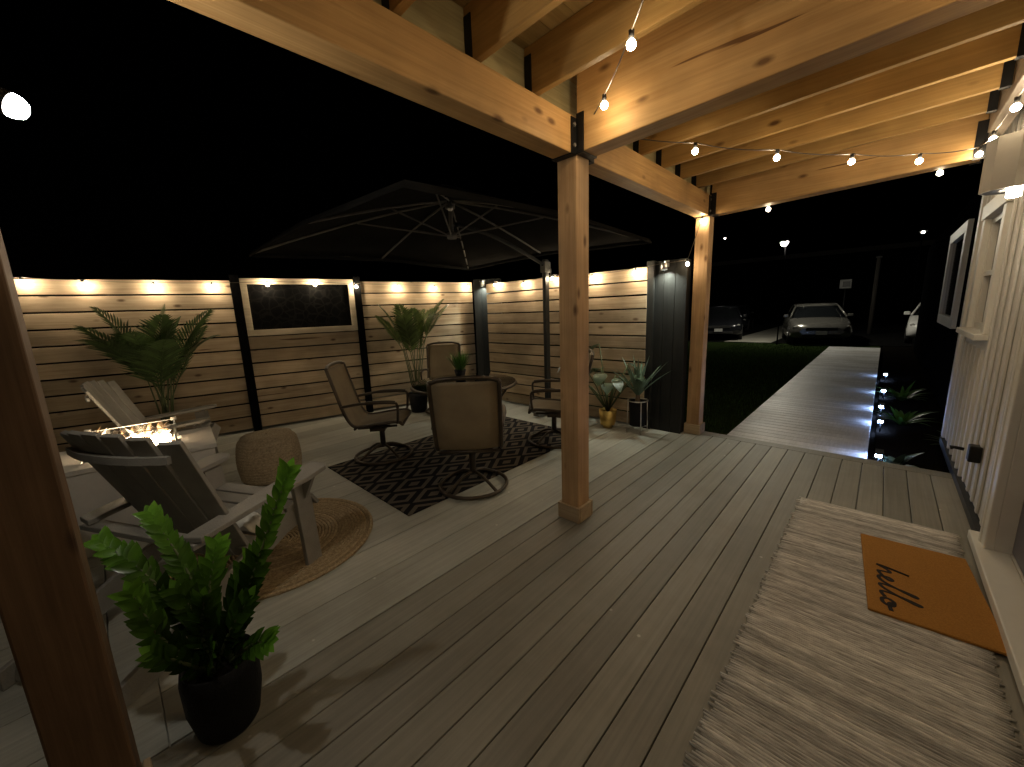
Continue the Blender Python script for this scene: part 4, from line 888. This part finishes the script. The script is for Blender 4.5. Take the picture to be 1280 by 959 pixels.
# snake plant on stand
stn = thing('plant_stand', (-2.04, 4.30, 0), 'slim metal plant stand beside the wide black column', 'plant stand')
b = MB()
for k in range(4): a = R(45 + 90 * k); b.tube([(0.125 * math.cos(a), 0.125 * math.sin(a), 0), (0.115 * math.cos(a), 0.115 * math.sin(a), 0.40)], 0.006, 6)
b.tube([(0.117 * math.cos(t * math.pi / 12), 0.117 * math.sin(t * math.pi / 12), 0.395) for t in range(24)], 0.007, 6, closed=True)
b.tube([(-0.085, -0.085, 0.07), (0.085, 0.085, 0.07)], 0.006, 6); b.tube([(-0.085, 0.085, 0.082), (0.085, -0.085, 0.082)], 0.006, 6); b.build('stand_frame', 'silver', stn)
sn = thing('potted_plant', (-2.04, 4.30, 0.09), 'spiky sword leaved plant in a black pot on the metal stand', 'potted plant')
b = MB(); pot(b, 0.088, 0.10, 0.30); b.build('pot', 'blackpot', sn)
b = MB(); b.lathe([(0.03, 0.25), (0.028, 0.32), (0.022, 0.38)], n=10); b.build('stem', 'trunk', sn)
b = MB()
for i in range(20):
    a = i * 2.399; l = rnd.uniform(0.15, 0.85); b.leaf((0.015 * math.cos(a), 0.015 * math.sin(a), 0.36), (math.cos(a) * l, math.sin(a) * l, 1), rnd.uniform(0.34, 0.54), rnd.uniform(0.034, 0.050), droop=0.35, seg=5, fold=0.45, shape=0.8)
b.build('foliage', 'snake', sn)
# foreground fern-like plant
zz = thing('potted_plant', (-1.66, 0.12, 0), 'glossy green leafy plant in a black pot nearest the viewer', 'potted plant')
b = MB(); b.lathe([(0.085, 0.0), (0.098, 0.02), (0.118, 0.13), (0.120, 0.24), (0.112, 0.285), (0.108, 0.287), (0.105, 0.26)], n=26); b.build('pot', 'blackpot', zz)
b = MB(); b.lathe([(0.001, 0.255), (0.106, 0.255)], n=20, capb=False); b.build('soil', 'blacksoil', zz)
ZB = Vector((-1.66, 0.12, 0)); b = MB(); st = MB()
stems = [[(-1.63, 0.15, 0.27), (-1.575, 0.24, 0.56), (-1.52, 0.40, 0.95)], [(-1.67, 0.13, 0.27), (-1.79, 0.10, 0.56), (-1.97, 0.04, 0.77)], [(-1.69, 0.10, 0.27), (-1.80, 0.00, 0.60), (-1.98, -0.10, 0.725)],
         [(-1.66, 0.08, 0.27), (-1.66, -0.01, 0.46), (-1.70, -0.05, 0.625)], [(-1.62, 0.15, 0.27), (-1.50, 0.20, 0.38), (-1.43, 0.235, 0.415)], [(-1.67, 0.12, 0.27), (-1.74, 0.14, 0.5), (-1.79, 0.19, 0.64)],
         [(-1.64, 0.14, 0.27), (-1.60, 0.20, 0.46), (-1.60, 0.27, 0.64)],
         [(-1.66, 0.10, 0.26), (-1.63, 0.09, 0.42), (-1.60, 0.11, 0.56)], [(-1.64, 0.11, 0.26), (-1.58, 0.15, 0.40), (-1.55, 0.22, 0.52)], [(-1.68, 0.13, 0.26), (-1.70, 0.10, 0.42), (-1.74, 0.06, 0.55)],
         [(-1.65, 0.15, 0.26), (-1.66, 0.19, 0.42), (-1.68, 0.24, 0.56)], [(-1.66, 0.08, 0.26), (-1.62, 0.02, 0.37), (-1.62, -0.03, 0.44)], [(-1.63, 0.10, 0.26), (-1.56, 0.09, 0.36), (-1.51, 0.10, 0.43)]]
for sidx, s_ in enumerate(stems):
    P = smoothpath(s_, 9); P = [p - ZB for p in P]; st.tube(P, [0.008 * (1 - 0.6 * i / (len(P) - 1)) for i in range(len(P))], 6)
    tot = sum((P[i + 1] - P[i]).length for i in range(len(P) - 1)); nl = max(6, int(tot / 0.025)); 
    for k in range(nl):
        t = 0.12 + 0.88 * k / (nl - 1); q = t * (len(P) - 1); i = min(int(q), len(P) - 2); p = P[i].lerp(P[i + 1], q - i); d = (P[i + 1] - P[i]).normalized()
        s2 = d.cross(Vector((0.55, -0.25, 0.8))).normalized(); u = s2.cross(d).normalized(); Lf = (0.076 - 0.020 * abs(2 * t - 1.2)) * rnd.uniform(0.85, 1.15)
        for sg in (-1, 1):
            dd = d * 0.95 + s2 * sg * rnd.uniform(0.45, 0.8) + u * rnd.uniform(0.0, 0.35); b.leaf(p, dd, Lf, Lf * 0.50, up=u, droop=0.25, fold=0.22, seg=5, shape=0.85, r=max(0, min(1, (0.02 if sidx < 7 else 0.0) + (0.95 if sidx < 7 else 0.3) * t ** 2.5 + rnd.uniform(-0.15, 0.15))))  # leaf tone paints in light: tips as lit, inner leaves as shaded
    b.leaf(P[-1], (P[-1] - P[-2]), 0.06, 0.032, up=(0.5, -0.3, 0.8), seg=5, r=0.95)
st.build('stem', 'stem', zz); b.build('foliage', 'zz', zz)

# ================================================================== GARDEN BED BY THE WALKWAY
def tuft(loc, label, n, Ll, wd, mat, seed):
    rs = random.Random(seed); t = thing('garden_plant', loc, label, 'garden plant'); b = MB()
    for i in range(n):
        a = i * 2.399; l = rs.uniform(0.3, 1.2); b.leaf((0.02 * math.cos(a), 0.02 * math.sin(a), 0.0), (math.cos(a) * l, math.sin(a) * l, 1), Ll * rs.uniform(0.7, 1.1), wd, droop=0.9, seg=5, fold=0.2, shape=0.85)
    b.build('foliage', mat, t)
tuft((0.22, 5.18, -0.15), 'pale hosta-like plant at the corner of the deck and walkway', 14, 0.24, 0.075, 'snake', 1)
tuft((0.30, 7.0, -0.15), 'green leafy plant between the nearest path lights', 26, 0.36, 0.05, 'grassy', 2)
tuft((0.34, 8.7, -0.15), 'green leafy plant farther along the walkway edge', 26, 0.36, 0.05, 'grassy', 3)
tuft((0.75, 6.1, -0.15), 'dark green plant close to the house corner', 22, 0.4, 0.06, 'palm', 4)
lab_ = ['path light nearest the deck, at the walkway corner', 'second path light from the deck', 'third path light from the deck, beside green leaves', 'fourth path light from the deck', 'path light farthest from the deck']
for (x, y), lb in zip([(0.10, 5.05), (0.10, 6.5), (0.10, 7.4), (0.12, 8.7), (0.14, 10.6)], ['small cool white ' + q for q in lab_]):
    p = thing('path_light', (x, y, -0.15), lb, 'path light', group='cool white path lights along the walkway')
    b = MB(); b.tube([(0, 0, 0), (0, 0, 0.12)], 0.008, 6); b.build('stake', 'bracket', p)
    b = MB(); b.box((0, 0, 0.165), (0.06, 0.16, 0.012)); b.box((0.025, 0, 0.13), (0.012, 0.16, 0.06)); b.build('hood', 'bracket', p)
    b = MB(); b.box((-0.003, 0, 0.138), (0.05, 0.15, 0.012)); b.build('lens', 'path_lens', p)

# ================================================================== STREET SIDE
cp = thing('far_building', (-4.5, 36.0, -0.2), 'long low dark building with a faint eave beyond the parked cars', 'building')
b = MB(); b.box((0, 0, 2.2), (22, 4, 4.4)); b.build('wall', 'darksiding', cp)
b = MB(); b.box((0, -0.1, 4.62), (23, 5.2, 0.16)); b.build('roof', 'darksiding', cp)
b = MB(); b.box((0, -2.74, 4.62), (23, 0.06, 0.28)); b.build('fascia', 'carport', cp)
up_ = thing('utility_pole', (-0.42, 24.0, -0.2), 'thin pale post standing behind the cars near the house', 'pole')
b = MB(); b.tube([(0, 0, 0), (0, 0, 3.4)], [0.09, 0.07], 10); b.build('shaft', 'carport', up_)
b = MB(); b.box((0, 0, 3.42), (0.2, 0.2, 0.06)); b.build('cap', 'bracket', up_)
def car(loc, rz, paint, label):
    c = thing('parked_car', loc, label, 'car', rz, 'cars parked beyond the lawn')
    # stations along y (front at -y): y, z_low, z_belt, half width low, half width belt
    st = [(-2.22, 0.42, 0.62, 0.62, 0.58), (-2.15, 0.30, 0.72, 0.80, 0.74), (-1.9, 0.24, 0.80, 0.88, 0.84), (-1.3, 0.22, 0.90, 0.91, 0.88), (-0.75, 0.20, 0.97, 0.915, 0.89), (0.3, 0.20, 0.98, 0.915, 0.90), (1.3, 0.22, 1.0, 0.91, 0.88), (1.9, 0.28, 0.99, 0.87, 0.83), (2.15, 0.36, 0.94, 0.80, 0.76), (2.22, 0.46, 0.85, 0.66, 0.62)]
    rows = []
    for (y, zl, zb_, wl, wb) in st:
        zm = zl + (zb_ - zl) * 0.45
        half = [(0.0, zl), (wl * 0.85, zl), (wl, zl + 0.06), (wl + 0.015, zm), (wb + 0.01, zb_ - 0.06), (wb * 0.93, zb_), (wb * 0.5, zb_ + 0.02), (0, zb_ + 0.028)]
        rows.append([(x, y, z) for x, z in half] + [(-x, y, z) for x, z in half[::-1][1:]])
    b = MB(); b.grid(rows); n = len(rows[0])
    b.add(rows[0], [tuple(range(n))], True); b.add(rows[-1], [tuple(range(n))[::-1]], True); b.build('body', paint, c)
    ch = [(-0.95, 0.96, 0.83), (-0.30, 1.36, 0.66), (0.2, 1.45, 0.63), (0.9, 1.44, 0.62), (1.45, 1.30, 0.66), (2.0, 0.985, 0.76)]
    rows = []
    for (y, z, w_) in ch: rows.append([(-0.86 if z > 1 else -w_, y, 0.955), (-w_ * 1.12 if z > 1 else -w_, y, 0.955 + (z - 0.955) * 0.5), (-w_, y, z - 0.03), (-w_ * 0.7, y, z + 0.005), (0, y, z + 0.02), (w_ * 0.7, y, z + 0.005), (w_, y, z - 0.03), (w_ * 1.12 if z > 1 else w_, y, 0.955 + (z - 0.955) * 0.5), (0.86 if z > 1 else w_, y, 0.955)])
    b = MB(); b.grid(rows); b.build('glasshouse', 'carglass', c)
    b = MB(); b.grid([[(x * w_ * 0.97, y, z + 0.016 + 0.008 * (1 - x * x)) for x in (-1, -0.5, 0, 0.5, 1)] for (y, z, w_) in ch[1:5]])
    for s in (-1, 1): b.tube([(s * 0.85, -0.98, 0.97), (s * 0.67, -0.30, 1.36), (s * 0.645, 0.2, 1.44), (s * 0.635, 0.9, 1.43), (s * 0.68, 1.45, 1.29), (s * 0.79, 2.02, 0.98)], 0.03, 6)
    b.build('roof', paint, c, solid=0.012)
    for sx in (-1, 1):
        for y in (-1.38, 1.36):
            b = MB(); b.lathe([(0.20, -0.10), (0.31, -0.10), (0.335, -0.07), (0.335, 0.07), (0.31, 0.10), (0.20, 0.10)], n=22, capb=False); wh = b.build('wheel', 'tyre', c, (sx * 0.83, y, 0.335), (0, R(90), 0))
            b = MB(); b.lathe([(0.03, 0.075), (0.19, 0.06), (0.215, 0.085), (0.215, -0.08)], n=20); 
            for k in range(5): a = R(72 * k); b.bar((0, 0, 0.088 * sx), (0.2 * math.cos(a), 0.2 * math.sin(a), 0.08 * sx), 0.045, 0.02)
            b.build('rim', 'rim', wh)
        b = MB(); b.sphere((sx * 0.69, -2.02, 0.66), 0.1, 10, 6, sq=(1, 1, 1)); b.v = [((x - sx * 0.69) * 1.55 + sx * 0.67, (y + 2.02) * 1.25 - 2.05, (z - 0.66) * 0.62 + 0.67) for x, y, z in b.v]; b.build('headlight', 'headlight', c)
        b = MB(); b.box((sx * 0.98, -0.72, 1.03), (0.17, 0.08, 0.12)); b.build('side_mirror', paint, c, bevel=0.03)
    b = MB(); b.box((0, -2.235, 0.60), (0.9, 0.04, 0.12)); b.box((0, -2.20, 0.36), (1.1, 0.08, 0.10)); b.build('grille', 'tyre', c, bevel=0.02)
    b = MB(); b.box((0, -2.262, 0.47), (0.32, 0.012, 0.13)); b.build('licence_plate', 'plate', c)
    return c
car((-2.02, 19.7, -0.14), R(12), 'cargrey', 'silver grey sedan parked facing the lawn in the middle')
car((-5.75, 20.8, -0.14), R(14), 'carblack', 'black car parked left of the driveway strip coloured as lit')
car((-6.6, 26.5, -0.14), R(8), 'carblack', 'second dark car parked farther back behind the black one')
car((1.62, 20.9, -0.14), R(-4), 'carwhite', 'white car partly hidden behind the dark house wing')
def lamp(loc, h, mat, r_, label, grp=None):
    o = thing('street_lamp', (loc[0], loc[1], -0.2), label, 'street lamp', group=grp)
    b = MB(); b.tube([(0, 0.25, 0), (0, 0.25, h + 0.35), (0, 0.1, h + 0.45), (0, 0.0, h + 0.36)], 0.022, 8); b.build('pole', 'darksiding', o)
    b = MB(); b.lathe([(0.10, 0.36), (0.16, 0.22)], (0, 0, h), 14); b.build('lamp_shade', 'bracket', o)
    b = MB(); b.sphere((0, 0, h + 0.2), r_, 12, 8); b.build('lamp_globe', mat, o)
lamp((-2.88, 17.5), 3.53, 'street_lens', 0.10, 'brightest street lamp, above the parked silver sedan')
lamp((0.89, 26), 4.27, 'far_lens', 0.06, 'white street lamp above the white car, near the house')
lamp((-11.1, 40), 7.16, 'far_lens', 0.07, 'faint high lamp just right of the far porch post')
lamp((-4.66, 40), 3.04, 'far_blue', 0.12, 'small blue tinted lamp low behind the silver sedan')
lamp((-3.91, 40), 3.11, 'far_lens', 0.12, 'small white lamp beside the blue tinted one')
lamp((-3.02, 40), 3.04, 'far_lens', 0.10, 'small white lamp next to the square sign')
sg = thing('square_sign', (-1.44, 24.0, -0.2), 'dim square white sign on a post behind the cars', 'sign')
b = MB(); b.tube([(0, 0.05, 0), (0, 0.05, 2.5)], 0.03, 6); b.build('sign_post', 'bracket', sg)
b = MB(); b.box((0, 0, 2.34), (0.42, 0.03, 0.40)); pnl = b.build('sign_panel', 'sign', sg, bevel=0.008)
b = MB(); b.box((0.03, -0.018, 2.33), (0.27, 0.006, 0.25)); b.build('sign_face', 'black', pnl)
